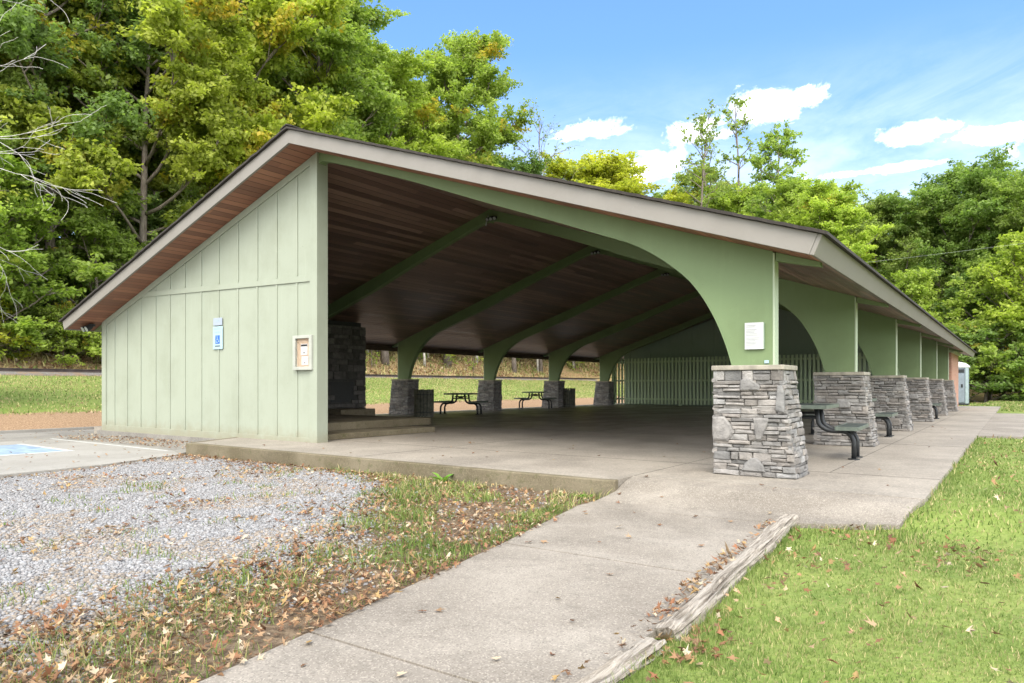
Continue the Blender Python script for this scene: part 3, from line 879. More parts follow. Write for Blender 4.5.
# ------------------------------------------------------------------ fireplace and its platform
m_ledge = m_kerb
fp = thing('fireplace', 'massive dark stone fireplace rising to the ceiling beside the end wall', 'fireplace', (-7.1, 6.1, 0))
def stone_block(name, parent, x0, x1, y0, y1, z0, z1, seed, skip=None):
    rg = random.Random(seed); mb = MB()
    g = lambda: (lambda v: (v * 1.03, v, v * 0.97))(rg.uniform(0.06, 0.15))
    mb.box(x0 + .03, x1 - .03, y0 + .03, y1 - .03, z0, z1, col=(0.06, 0.06, 0.06))
    for ax in range(2):
        for side in (0, 1):
            z = z0
            while z < z1 - .01:
                h = min(rg.uniform(.10, .26), z1 - z)
                u, ue = (x0, x1) if ax == 0 else (y0, y1)
                while u < ue - .01:
                    L = rg.uniform(.15, .45)
                    if u + L > ue - .1: L = ue - u
                    p = rg.uniform(0, .03)
                    if ax == 0:
                        ya, yb = (y0 - p, y0 + .05) if side == 0 else (y1 - .05, y1 + p)
                        bx = (u + .006, u + L - .006, ya, yb)
                    else:
                        xa, xb = (x0 - p, x0 + .05) if side == 0 else (x1 - .05, x1 + p)
                        bx = (xa, xb, u + .006, u + L - .006)
                    if not (skip and ax == 1 and side == 1 and skip(u + L / 2, z + h / 2)):
                        mb.box(*bx, z + .006, z + h - .006, col=g())
                    u += L
                z += h
    return mb.build(name, m_stone, parent, bevel=0.012, colattr=True, seg=1)
st = stone_block('chimney_breast', fp, -0.8, 0.8, -0.80, 0.90, 0.0, 2.80, 5, skip=lambda y, z: abs(y) < .45 and .5 < z < 1.15)
mb = MB(); mb.box(0.60, 0.772, -0.44, 0.44, 0.52, 1.12); mb.build('firebox', m_black, fp)
mb = MB(); mb.box(0.84, 1.80, -0.95, 0.35, 0.0, 0.34); mb.build('hearth', m_ledge, fp, bevel=0.015)
mb = MB(); mb.box(-0.70, 0.70, -0.7, 0.8, 2.80, 2.93); mb.build('flue_collar', m_darkstone, fp)
stage = thing('stage_platform', 'low two step concrete platform on the floor in front of the stone fireplace', 'platform', (-4, 2.2, 0))
mb = MB(); mb.box(-3.6, 3.70, -1.95, 1.22, 0.001, 0.11); mb.build('lower_step', m_ledge, stage, bevel=0.012)
mb = MB(); mb.box(-3.6, 2.95, -1.90, 1.92, 0.1105, 0.27); mb.build('upper_step', m_ledge, stage, bevel=0.012)

# ------------------------------------------------------------------ signs and notices
def text_mesh(s, size, m, parent, loc, name='lettering', align='CENTER'):
    cu = bpy.data.curves.new('txt', 'FONT'); cu.body = s; cu.size = size; cu.align_x = align; cu.align_y = 'CENTER'; cu.extrude = 0.0008
    tmp = bpy.data.objects.new('txt', cu); C.objects.link(tmp)
    bpy.context.view_layer.update()
    me = bpy.data.meshes.new_from_object(tmp.evaluated_get(bpy.context.evaluated_depsgraph_get()))
    bpy.data.objects.remove(tmp); bpy.data.curves.remove(cu)
    me.name = name; me.materials.clear(); me.materials.append(m)
    o = bpy.data.objects.new(name, me); C.objects.link(o); o.parent = parent
    o.location = loc; o.rotation_euler = (PI / 2, 0, 0)
    return o
m_signw = simple('white_sign_sheet', (0.30, 0.42, 0.47), 0.35, vary=0.04)
m_signg = simple('pale_grey_sign_sheet', (0.28, 0.32, 0.39), 0.4, vary=0.06)
m_signb = simple('blue_sign_ink', (0.02, 0.10, 0.42), 0.4, vary=0.06)
m_ink = simple('grey_print_ink', (0.28, 0.36, 0.38), 0.6, vary=0.1)
m_inkd = simple('dark_print_ink', (0.03, 0.03, 0.035), 0.6, vary=0.1)
m_alu = simple('silver_case_frame', (0.36, 0.37, 0.33), 0.4, 0.2, vary=0.08)
sg = thing('parking_sign', 'blue and white accessible parking sign on the sage end wall', 'sign', (-3.03, -0.031, 1.74))
mb = MB(); mb.box(-0.165, 0.165, -0.012, 0.0, 0.0, 0.46); mb.build('sign_panel', m_signw, sg, bevel=0.01)
mb = MB(); mb.box(-0.15, 0.15, -0.014, 0.0, 0.478, 0.63); mb.build('top_panel', m_signg, sg, bevel=0.008)
mb = MB(); mb.box(-0.075, 0.075, -0.0145, -0.0122, 0.11, 0.28); bl = mb.build('symbol_square', m_signb, sg)
text_mesh('RESERVED', 0.058, m_ink, sg, (0, -0.0132, 0.41)); text_mesh('PARKING', 0.054, m_ink, sg, (0, -0.0132, 0.34))
mb = MB(); mb.box(-0.085, 0.085, -0.0135, -0.0122, 0.055, 0.075); mb.build('printed_bar', m_inkd, sg)
mb = MB()   # wheelchair user: head, back, seat, leg, wheel
zc = 0.175
mb.tube([(-0.012, -0.0158, 0.262), (-0.012, -0.0148, 0.262)], 0.011, 10)
for a, bq in (((-0.012, 0.248), (-0.006, 0.195)), ((-0.006, 0.195), (0.028, 0.193)), ((0.028, 0.193), (0.042, 0.148)), ((0.042, 0.148), (0.056, 0.153)), ((-0.010, 0.226), (0.022, 0.224))):
    mb.tube([(a[0], -0.0155, a[1]), (bq[0], -0.0155, bq[1])], 0.0055, 6)
wh = [(-0.008 + 0.036 * math.cos(R(d)), -0.0155, 0.168 + 0.036 * math.sin(R(d))) for d in range(110, 345, 18)]
mb.tube(wh, 0.0052, 6)
mb.build('wheelchair_symbol', m_signw, bl)
text_mesh('VAN', 0.07, m_ink, sg, (0, -0.0152, 0.565))

nb = thing('notice_case', 'small grey framed notice case with pinned papers on the end wall near its corner post', 'notice case', (-0.36, -0.0125, 1.29))
mb = MB()
W_, H_ = 0.25, 0.62
mb.box(-W_, W_, -0.02, 0.0, 0.01, H_ - .01); mb.build('backboard', simple('buff_cork_backboard', (0.42, 0.31, 0.22), 0.9, vary=0.08), nb)
for nm, bx in (('frame', [(-W_ - .01, -W_ + .055, 0, H_), (W_ - .065, W_ + .01, 0, H_), (-W_ + .0551, W_ - .0651, H_ - .055, H_), (-W_ + .0551, W_ - .0651, 0, .06)]),):
    mb = MB()
    for (a, b_, c_, d_) in bx: mb.box(a, b_, -0.075, 0.0, c_, d_)
    mb.build(nm, m_alu, nb, bevel=0.005)
pp = simple('white_notice_paper', (0.5, 0.49, 0.48), 0.8, vary=0.03)
for (x, z, w_, h_, head) in ((0.0, 0.27, 0.18, 0.20, True), (0.02, 0.09, 0.18, 0.16, False)):
    mb = MB(); mb.box(x - w_ / 2, x + w_ / 2, -0.0235, -0.0205, z, z + h_); pr_ = mb.build('pinned_paper', pp, nb)
    mb = MB()
    if head: mb.box(x - w_ / 2 + .005, x + w_ / 2 - .005, -0.0248, -0.0238, z + h_ - .045, z + h_ - .012)
    mb.box(x - .012, x + .012, -0.0248, -0.0238, z + .03, z + .055)
    mb.build('print', m_inkd, pr_)
mb = MB(); mb.box(-W_ + .056, W_ - .066, -0.045, -0.041, .061, H_ - .056)
gl, t, b = mat('clear_case_glass'); b.inputs['Transmission Weight'].default_value = 1.0; b.inputs['Roughness'].default_value = 0.02; b.inputs['IOR'].default_value = 1.1; b.inputs['Base Color'].default_value = (1, 1, 1, 1)
mb.build('pane', gl, nb)

ns = thing('notice_sheet', 'white printed notice board fixed to the green column above the nearest stone pier', 'notice', (7.60, -0.03, 1.43))
mb = MB(); mb.box(-0.10, 0.11, 0.0, 0.028, 0.0, 0.30); mb.build('backing', m_dkgreen, ns)
mb = MB(); mb.box(-0.105, 0.105, -0.006, -0.0005, 0.0, 0.305); mb.build('sheet', simple('white_plastic_sheet', (0.46, 0.46, 0.455), 0.5, vary=0.04), ns)
mb = MB(); rg = random.Random(4)
for i in range(15):
    z = 0.27 - i * 0.016
    if i in (2, 8): continue
    mb.box(-0.09, -0.09 + rg.uniform(.09, .17), -0.0072, -0.0062, z, z + 0.004)
mb.build('printed_lines', simple('pale_print', (0.16, 0.18, 0.19), 0.7), ns)
ob = thing('outlet_cover', 'tiny white cover plate low on the green column just above the pier cap', 'cover plate', (7.735, -0.003, 1.265))
mb = MB(); mb.box(-0.025, 0.025, -0.016, 0, 0, 0.035); mb.build('plate', m_signw, ob, bevel=0.004)

# ------------------------------------------------------------------ picnic tables
m_rubber = simple('dark_plastic_coated_mesh', (0.045, 0.055, 0.052), 0.42, vary=0.25, scale=14, bmp=0.2)
m_edge = simple('worn_green_grey_rim', (0.10, 0.12, 0.10), 0.4, vary=0.2, scale=12)
def curve_pts(pts, r_, n=6):
    """polyline with rounded corners"""
    P = [Vector(p) for p in pts]; out = [P[0]]
    for i in range(1, len(P) - 1):
        a = (P[i - 1] - P[i]); b_ = (P[i + 1] - P[i])
        rr = min(r_, a.length * .45, b_.length * .45)
        s, e = P[i] + a.normalized() * rr, P[i] + b_.normalized() * rr
        for k in range(n + 1):
            u = k / n; out.append((1 - u) ** 2 * s + 2 * u * (1 - u) * P[i] + u * u * e)
    out.append(P[-1]); return out
def make_table(label, loc, rz, L=1.15):
    t_ = thing('picnic_table', label, 'picnic table', loc, rz, 'picnic tables under the pavilion roof')
    mb = MB()
    hw = 0.40
    mb.box(-hw, hw, -L / 2, L / 2, 0.700, 0.744); top = mb.build('tabletop', m_rubber, t_, bevel=0.010)
    mb = MB()
    for (a, b_, c_, d_) in ((-hw - .012, -hw - .001, -L / 2 - .012, L / 2 + .012), (hw + .001, hw + .012, -L / 2 - .012, L / 2 + .012), (-hw, hw, -L / 2 - .012, -L / 2 - .001), (-hw, hw, L / 2 + .001, L / 2 + .012)):
        mb.box(a, b_, c_, d_, 0.694, 0.746)
    mb.build('rim', m_edge, top, bevel=0.004)
    for sgn in (-1, 1):
        mb = MB(); x = sgn * 0.66
        mb.box(x - .135, x + .135, -L / 2, L / 2, 0.418, 0.462); be = mb.build('bench', m_rubber, t_, bevel=0.010)
        mb = MB()
        for (a, b_, c_, d_) in ((x - .147, x - .136, -L / 2 - .012, L / 2 + .012), (x + .136, x + .147, -L / 2 - .012, L / 2 + .012), (x - .135, x + .135, -L / 2 - .012, -L / 2 - .001), (x - .135, x + .135, L / 2 + .001, L / 2 + .012)):
            mb.box(a, b_, c_, d_, 0.412, 0.464)
        mb.build('rim', m_edge, be, bevel=0.004)
        for yy in (-0.18, 0.18):
            mb = MB()
            pts = curve_pts([(sgn * .70, yy, 0.012), (sgn * .70, yy, 0.27), (sgn * .62, yy, 0.382), (sgn * .38, yy, 0.382), (sgn * .25, yy, 0.46), (sgn * .22, yy, 0.70)], 0.12, 6)
            mb.tube(pts, 0.032, 10)
            lg = mb.build('leg', m_black, t_, smooth=True)
            mb = MB(); mb.tube([(sgn * .70, yy, 0.0), (sgn * .70, yy, 0.014)], 0.075, 14); mb.build('foot_plate', m_black, lg)
    mb = MB(); mb.tube([(-.22, 0, .62), (.22, 0, .62)], 0.02, 8)
    for yy in (-.18, .18): mb.tube([(-.23, yy, .56), (.23, yy, .56)], 0.018, 8)
    mb.tube([(0, -.2, .60), (0, .2, .60)], 0.02, 8)
    mb.build('brace', m_black, t_)
    return t_
T0 = make_table('black picnic table half hidden by the nearest stone pier, bench end on the walk', (7.53, 2.50, 0), R(3))
def table(label, loc, rz):
    c_ = copy_tree(T0); c_['label'] = label; c_.location = loc; c_.rotation_euler = (0, 0, rz); return c_
table('black picnic table behind the second stone pier, only one bench end showing', (7.28, 7.6, 0), R(2))
table('black picnic table between the far right hand piers, a dark bench leg just visible', (7.34, 17.0, 0), R(2))
table('dark picnic table on the wet floor by the lawn, beside the nearer slatted trash bin', (-6.05, 11.3, 0), R(17))
table('dark picnic table on the wet floor by the lawn, beside the farther slatted trash bin', (-7.5, 18.3, 0), R(13))

# ------------------------------------------------------------------ slatted trash bins
m_bins = simple('weathered_grey_slats', (0.10, 0.10, 0.075), 0.8, vary=0.35, scale=9, bmp=0.3)
def make_bin(label, loc):
    t_ = thing('trash_bin', label, 'trash bin', loc, 0.0, 'slatted trash bins by the far piers')
    mb = MB(); n = 18
    mb.tube([(0, 0, .02), (0, 0, .80)], 0.27, 18); mb.build('liner', m_black, t_)
    mb = MB()
    for i in range(n):
        a = 2 * PI * i / n
        M = Matrix.Rotation(a, 4, 'Z') @ Matrix.Translation((0.30, 0, 0))
        mb.box(-.016, .016, -.043, .043, 0.0, 0.88 + .012 * (i % 2), M=M)
    mb.build('slats', m_bins, t_, bevel=0.004)
    mb = MB()
    for z in (.15, .72):
        ring = [(0.325 * math.cos(2 * PI * i / 24), 0.325 * math.sin(2 * PI * i / 24), z) for i in range(25)]
        mb.tube(ring, 0.012, 6, caps=False)
    mb.build('hoop', m_black, t_, smooth=True)
    return t_
B0 = make_bin('round slatted trash bin beside the leftmost visible stone pier, near the fireplace', (-5.75, 9.05, 0))
B1 = copy_tree(B0); B1.location = (-7.1, 20.5, 0); B1['label'] = 'round slatted trash bin farther back, between the second picnic table and the last pier'

# ------------------------------------------------------------------ portable toilet behind the brick block
m_pgrey = simple('grey_blue_plastic', (0.17, 0.20, 0.23), 0.5, vary=0.08); m_pwhite = simple('white_plastic_roof', (0.50, 0.52, 0.52), 0.45, vary=0.04)
m_pteal = simple('pale_teal_plastic', (0.25, 0.31, 0.32), 0.5, vary=0.08)
pt = thing('portable_toilet', 'grey portable toilet with white domed roof standing beyond the brick wall', 'portable toilet', (7.35, 37.4, -0.03))
mb = MB(); mb.box(-0.55, 0.55, -0.55, 0.55, 0.06, 2.0); mb.build('cabin', m_pgrey, pt, bevel=0.03)
mb = MB(); mb.box(-0.58, 0.58, -0.58, 0.58, 0.0, 0.10); mb.build('skid', m_black, pt, bevel=0.01)
mb = MB(); mb.prism_y([(-.60, 2.0), (.60, 2.0), (.60, 2.10), (.42, 2.25), (.15, 2.31), (-.15, 2.31), (-.42, 2.25), (-.60, 2.10)], -.6, .6); mb.build('roof', m_pwhite, pt, bevel=0.03)
mb = MB()
for sx_ in (-1, 1): mb.box(sx_ * .50 - .07, sx_ * .50 + .07, -.60, -.552, .08, 1.99)
mb.build('corner_post', m_pteal, pt, bevel=0.01)
mb = MB(); mb.box(-.40, .40, -.585, -.553, .14, 1.66); dr = mb.build('door', m_pgrey, pt, bevel=0.01)
mb = MB(); mb.box(.24, .32, -.61, -.586, .95, 1.12); mb.build('handle', m_black, dr)
mb = MB(); mb.box(-.38, .38, -.58, -.553, 1.74, 1.92)
mb.build('vent_grille', m_black, pt)

# ------------------------------------------------------------------ weathered timbers along the path
m_timber, t, b = mat('weathered_grey_timber')
co = t.coord()
gr = t.noise(t.mapping(co, scale=(26, 1.1, 26)), 2.0, 6, 0.7, 0.5); g2 = t.noise(t.mapping(co, scale=(60, 2, 60)), 2.0, 4, 0.6)
c = t.ramp(gr, [(0.30, (0.045, 0.036, 0.028)), (0.42, (0.18, 0.155, 0.125)), (0.56, (0.33, 0.295, 0.25)), (0.8, (0.43, 0.395, 0.345))])
setb(t, b, c, 0.95, 0, 0.15)
bump(t, b, t.math('ADD', gr, t.math('MULTIPLY', g2, 0.4)), 1.0, 0.015)
def timber(label, p0, p1, seed):
    rg = random.Random(seed)
    a, b_ = Vector((*p0, 0)), Vector((*p1, 0)); d = b_ - a; L = d.length
    o_ = thing('landscape_timber', label, 'timber', (a.x, a.y, p0[2] if len(p0) > 2 else 0), math.atan2(d.y, d.x) - PI / 2, 'timbers edging the lawn')
    n = 90; ring = 26; vs = []; fs = []
    depth = [rg.choice([0, 0, 0, .006, .010, .018, .024]) for _ in range(ring)]
    lo = [rg.uniform(0, .7) for _ in range(ring)]; hi = [l_ + rg.uniform(.15, .6) for l_ in lo]
    for i in range(n + 1):
        u_ = i / n; s_ = L * u_
        end = min(i, n - i)
        sh = 1.0 - (0.16 if end == 0 else 0.05 if end == 1 else 0) + 0.10 * (float(vnoise(s_, seed, .45, seed)) - .5)
        wx = 0.035 * (float(vnoise(s_, 2.2, .8, seed + 4)) - .5)
        rot = float(vnoise(s_, 5.5, 1.1, seed + 9)) * .25
        for k in range(ring):
            th = 2 * PI * k / ring + rot
            rx = 0.074 * (abs(math.cos(th)) ** 0.62) * (1 if math.cos(th) > 0 else -1)
            rz_ = 0.056 * (abs(math.sin(th)) ** 0.62) * (1 if math.sin(th) > 0 else -1)
            cut = depth[k] * max(0.0, math.sin(PI * min(1, max(0, (u_ - lo[k]) / (hi[k] - lo[k])))))
            worn = 0.03 * max(0.0, float(vnoise(s_, k * .3, .30, seed + 2)) - .68) / .32
            f_ = sh * (1 - (cut + worn) / .065)
            vs.append((wx + rx * f_ + rg.uniform(-.002, .002), s_ + (rg.uniform(-.035, .035) if end == 0 else rg.uniform(-.012, .012) if end == 1 else 0), 0.05 + rz_ * f_ + rg.uniform(-.002, .002)))
    for i in range(n):
        for k in range(ring):
            k2 = (k + 1) % ring
            fs.append((i * ring + k, i * ring + k2, (i + 1) * ring + k2, (i + 1) * ring + k))
    fs.append(tuple(range(ring - 1, -1, -1))); fs.append(tuple(range(n * ring, (n + 1) * ring)))
    mb = MB(); mb.add(vs, fs)
    mb.build('beam', m_timber, o_)
    return o_
t1 = timber('long cracked grey timber between path and lawn, reaching the slab corner', (8.645, -5.0), (8.44, -1.72), 1); t1.location.z = -0.275; t1.rotation_euler.x = R(1.0)
t2 = timber('grey split timber nearest the camera, running out of the bottom of the picture', (8.66, -8.2), (8.635, -5.12), 2); t2.location.z = -0.300

# ------------------------------------------------------------------ rails on the bank, power line
m_rust = simple('rusty_rail_steel', (0.055, 0.042, 0.038), 0.7, 0.3, vary=0.3, scale=3)
rl = thing('railway_track', 'dark rusty railway track on pale ballast above the grassed bank', 'railway track', (-27.6, 40, 1.66))
for x in (-0.72, 0.72):
    mb = MB()
    mb.prism_y([(x - .06, .0), (x + .06, .0), (x + .06, .02), (x + .012, .03), (x + .012, .10), (x + .036, .11), (x + .036, .145), (x - .036, .145), (x - .036, .11), (x - .012, .10), (x - .012, .03), (x - .06, .02)], -100, 100)
    mb.build('rail', m_rust, rl)

# ------------------------------------------------------------------ vegetation
def leaf_material(name, dark, light, autumn, trans=0.35):
    m, t, b = mat(name)
    at = t.node('ShaderNodeVertexColor', layer_name='tint')
    ch = t.xyz(at.outputs[0])
    oi = t.node('ShaderNodeObjectInfo')
    c = t.mix(ch[0], dark, light)
    c = t.mix(1.0, c, oi.outputs['Color'], 'MULTIPLY')
    c = t.mix(ch[1], c, autumn)
    setb(t, b, c, 0.55, 0, 0.25)
    tr = t.node('ShaderNodeBsdfTranslucent'); t.link(t.mix(1.0, c, (1.15, 1.25, 0.6), 'MULTIPLY'), tr.inputs[0])
    ms = t.node('ShaderNodeMixShader'); ms.inputs[0].default_value = trans
    t.link(b.outputs[0], ms.inputs[1]); t.link(tr.outputs[0], ms.inputs[2])
    t.link(ms.outputs[0], t.n['Material Output'].inputs[0])
    return m
m_leaf = leaf_material('broad_leaves', (0.145, 0.21, 0.046), (0.345, 0.415, 0.125), (0.58, 0.40, 0.06), 0.58)
m_bark, t, b = mat('grey_bark')
co = t.coord(); n = t.noise(t.mapping(co, scale=(6, 6, 1.2)), 2.5, 6, 0.7)
setb(t, b, t.ramp(n, [(0.3, (0.07, 0.055, 0.045)), (0.55, (0.19, 0.16, 0.135)), (0.75, (0.30, 0.27, 0.235))]), 0.95, 0, 0.1)
bump(t, b, n, 0.8, 0.05)
m_dead = simple('bleached_dead_wood', (0.50, 0.48, 0.45), 0.9, vary=0.25, scale=5)

def leaves_np(centers, radii, per, size, rng, flat=0.62, autumn=None, tone=None):
    """diamond leaves scattered in soft clumps; returns verts, faces, tint"""
    N = len(centers)
    per = np.asarray(per) if np.ndim(per) else np.full(N, per)
    ci = np.repeat(np.arange(N), per)
    n = len(ci)
    g = rng.normal(size=(n, 3)); g /= np.linalg.norm(g, axis=1, keepdims=True) + 1e-9
    rad = 1.35 * rng.random(n) ** 0.6
    off = g * rad[:, None] * np.asarray(radii)[ci][:, None]
    off[:, 2] *= flat
    p = np.asarray(centers)[ci] + off
    nor = rng.normal(size=(n, 3)) * 0.75 + g * 0.5 + np.array([0, 0, 0.75])
    nor /= np.linalg.norm(nor, axis=1, keepdims=True)
    a = np.cross(nor, rng.normal(size=(n, 3))); a /= np.linalg.norm(a, axis=1, keepdims=True) + 1e-9
    b_ = np.cross(nor, a)
    L = size * rng.uniform(0.6, 1.3, n)[:, None]
    v = np.stack([p - a * L * 0.55, p + b_ * L * 0.36 + nor * L * 0.08, p + a * L * 0.55, p - b_ * L * 0.36 + nor * L * 0.08], 1).reshape(-1, 3)
    f = np.arange(4 * n).reshape(n, 4)
    ctone = rng.random(N) if tone is None else np.asarray(tone)
    ti = np.clip(ctone[ci] * 0.62 + rng.random(n) * 0.38, 0, 1)
    au = (np.zeros(N) if autumn is None else np.asarray(autumn))[ci] * rng.random(n)
    tint = np.repeat(np.stack([ti, au, np.zeros(n)], 1), 4, axis=0)
    return v, f, tint

def bend(p, d, L, n, rg, curl=0.25, up=0.15):
    pts = [Vector(p)]; d = Vector(d).normalized()
    for i in range(n):
        d = (d + Vector((rg.uniform(-1, 1), rg.uniform(-1, 1), rg.uniform(-.6, .6))) * curl + Vector((0, 0, up))).normalized()
        pts.append(pts[-1] + d * (L / n))
    return pts
def along(pts, s):
    k = min(int(s * (len(pts) - 1)), len(pts) - 2); u = s * (len(pts) - 1) - k
    return pts[k].lerp(pts[k + 1], u), (pts[k + 1] - pts[k]).normalized()

def tree_parts(seed, H, rad, base, nl, sub, clump, per, leaf, r0=None, shape='round', autumn=0.0, lean=0.03, trunk_top=0.9, twigs=6):
    """one tree: trunk and limbs as one mesh, crown of leaf clumps as another"""
    rg = random.Random(seed); rng = np.random.default_rng(seed)
    r0 = r0 or H * 0.0115
    mb = MB()
    tp = bend((0, 0, -0.4), (rg.uniform(-lean, lean), rg.uniform(-lean, lean), 1), H * trunk_top + 0.4, 9, rg, 0.05, 0.06)
    mb.tube(tp, [r0 * (1.25 if i == 0 else 1) * (1 - 0.9 * (i / 9) ** 1.1) + 0.012 for i in range(10)], 9)
    cent, crad, tone, grp = [], [], [], []
    for i in range(nl):
        tt = base + (trunk_top * 0.99 - base) * ((i + rg.random() * .7) / nl)
        q = (tt - base) / max(trunk_top - base, 1e-3)
        prof = {'round': math.sin(PI * min(1, 0.16 + 0.78 * q)) ** 0.75, 'oval': (math.sin(PI * min(1, 0.22 + 0.74 * q))) ** 0.6, 'cone': 1.05 - 0.85 * q, 'vase': 0.35 + 0.65 * q if q < .8 else 1.0 - (q - .8) * 1.5}[shape]
        Ln = rad * prof * rg.uniform(.75, 1.15)
        p, _ = along(tp, tt / trunk_top if tt < trunk_top else 1.0)
        az = i * 2.399 + rg.uniform(-.4, .4)
        elv = rg.uniform(.15, .6) + 0.5 * q
        lp = bend(p, (math.cos(az) * math.cos(elv), math.sin(az) * math.cos(elv), math.sin(elv)), Ln, 6, rg, 0.16, 0.02)
        lr = r0 * (0.42 - 0.24 * q)
        mb.tube(lp, [lr * (1 - 0.85 * k / 6) + 0.008 for k in range(7)], 6)
        for k in range(sub):
            s = rg.uniform(.3, 1.0)
            bp, bd = along(lp, s)
            dd = (bd + Vector((rg.uniform(-1, 1), rg.uniform(-1, 1), rg.uniform(-.35, .7))) * 0.9).normalized()
            bl = rad * rg.uniform(.16, .36) * (1.1 - .4 * q)
            sp_ = bend(bp, dd, bl, 4, rg, 0.2, 0.05)
            mb.tube(sp_, [lr * 0.35 * (1 - .7 * j / 4) + 0.006 for j in range(5)], 5, caps=False)
            tv = rg.random()
            for m_ in range(twigs):
                wp, wd = along(sp_, rg.uniform(.35, 1.0) if m_ else 1.0)
                wdir = (wd * .8 + Vector((rg.uniform(-1, 1), rg.uniform(-1, 1), rg.uniform(-.55, .55)))).normalized()
                wl = clump * rg.uniform(.8, 1.9)
                we = wp + wdir * wl + Vector((0, 0, -.12 * wl))
                mb.tube([wp, (wp + we) / 2 + Vector((0, 0, .06 * wl)), we], [.014, .010, .005], 3, caps=False)
                for q_ in (.35, .7, 1.0):
                    cent.append(tuple(wp.lerp(we, q_))); crad.append(clump * rg.uniform(.26, .46)); tone.append(min(1, max(0, tv + rg.uniform(-.25, .25)))); grp.append(len(grp) // (3 * twigs))
    cent.append(tuple(tp[-1])); crad.append(clump * .5); tone.append(.6); grp.append(grp[-1])
    # a few loose outer sprays so that the outline is uneven
    cent = np.array(cent); crad = np.array(crad)
    per_ = rng.poisson(np.maximum(1.0, per * (crad / (clump * .36)) ** 1.5))
    au = None
    if autumn:
        hgt = cent[:, 2] / H
        gi = np.array(grp); ga = (rng.random(gi.max() + 1) < autumn) * rng.uniform(.35, 1, gi.max() + 1)
        au = ga[gi] * (hgt > .3)
    v, f, ti = leaves_np(cent, crad, per_, leaf, rng, autumn=au, tone=np.array(tone))
    return mb, v, f, ti

HIDE = []
class Kind:
    """first use links the built meshes, later uses copy the thing and its parts"""
    def __init__(self, name, trunkname, crownname, H, args, bark, leafm, sparse=False):
        self.H = H; self.first = True
        mb, v, f, ti = tree_parts(H=H, **args)
        self.root = bpy.data.objects.new(name, None); C.objects.link(self.root)
        self.trunk = mb.build(trunkname, bark, self.root, smooth=True)
        self.crown = np_mesh(crownname, v, f, leafm, tint=ti, parent=self.root)
    def place(self, x, y, H, label, cat='tree', group=None, wide=1.0, rz=0.0, col=(1, 1, 1), z=None):
        if self.first: o = self.root; self.first = False
        else:
            o = copy_tree(self.root)
            for k_ in ('group',):
                if k_ in o: del o[k_]
        s = H / self.H
        o.location = (x, y, float(terrain(x, y)) if z is None else z); o.rotation_euler = (0, 0, rz); o.scale = (s * wide, s * wide, s)
        for ch in o.children: ch.color = (*col, 1)
        return tag(o, label, cat, group)

B_ = (m_bark, m_leaf)
maple = Kind('maple_tree', 'trunk', 'crown', 22, dict(seed=21, rad=6.4, base=0.24, nl=30, sub=7, clump=1.0, per=29, leaf=0.227, shape='round', autumn=0.24), *B_)
tall = Kind('broadleaf_tree', 'trunk', 'crown', 26, dict(seed=22, rad=5.0, base=0.22, nl=34, sub=6, clump=1.0, per=26, leaf=0.227, shape='oval', autumn=0.03), *B_)
tall2 = Kind('broadleaf_tree', 'trunk', 'crown', 27, dict(seed=29, rad=5.6, base=0.25, nl=32, sub=6, clump=1.0, per=25, leaf=0.227, shape='oval', autumn=0.05, lean=.06), *B_)
oak = Kind('oak_tree', 'trunk', 'crown', 21, dict(seed=23, rad=7.2, base=0.20, nl=32, sub=7, clump=1.05, per=29, leaf=0.235, shape='round', lean=.05), *B_)
roundt = Kind('round_crowned_tree', 'trunk', 'crown', 20, dict(seed=24, rad=6.0, base=0.25, nl=28, sub=6, clump=1.0, per=26, leaf=0.235, shape='round'), *B_)
thin = Kind('slender_tree', 'trunk', 'crown', 28, dict(seed=25, rad=2.6, base=0.30, nl=24, sub=2, clump=0.7, per=3.2, leaf=0.30, r0=0.22, shape='oval', trunk_top=0.97, twigs=4), *B_)
thin2 = Kind('slender_tree', 'trunk', 'crown', 28, dict(seed=35, rad=3.4, base=0.34, nl=22, sub=2, clump=0.75, per=2.6, leaf=0.30, r0=0.22, shape='vase', trunk_top=0.95, twigs=4), *B_)
layered = Kind('loose_layered_tree', 'trunk', 'crown', 25, dict(seed=26, rad=4.4, base=0.35, nl=28, sub=3, clump=0.75, per=6, leaf=0.30, r0=0.24, shape='cone', trunk_top=0.98, twigs=5), *B_)
wispy = Kind('wispy_tree', 'trunk', 'crown', 28, dict(seed=41, rad=5.0, base=0.16, nl=26, sub=3, clump=0.9, per=.9, leaf=0.26, r0=0.17, shape='oval', trunk_top=0.92, twigs=4), *B_)
small = Kind('small_tree', 'trunk', 'crown', 10, dict(seed=27, rad=3.6, base=0.10, nl=24, sub=5, clump=0.62, per=11, leaf=0.19, r0=0.12, shape='round'), *B_)
small2 = Kind('small_tree', 'trunk', 'crown', 9, dict(seed=28, rad=3.4, base=0.05, nl=24, sub=5, clump=0.58, per=11, leaf=0.18, r0=0.10, shape='cone'), *B_)
bush = Kind('shrub', 'stem', 'foliage', 3, dict(seed=31, rad=1.7, base=0.06, nl=16, sub=4, clump=0.34, per=9, leaf=0.12, r0=0.05, shape='round', twigs=5), *B_)
bush2 = Kind('shrub', 'stem', 'foliage', 3, dict(seed=32, rad=1.5, base=0.04, nl=18, sub=4, clump=0.32, per=8, leaf=0.11, r0=0.04, shape='cone', autumn=.12, twigs=5), *B_)
scrub = Kind('thin_scrub', 'stem', 'foliage', 4, dict(seed=33, rad=1.2, base=0.1, nl=12, sub=3, clump=0.3, per=3, leaf=0.12, r0=0.035, shape='vase', twigs=3), *B_)

GRN, YEL, DRK, LGT, LIME = (1, 1, 1), (1.55, 1.2, .7), (.72, .82, .9), (1.12, 1.14, 1.0), (1.3, 1.28, .95)
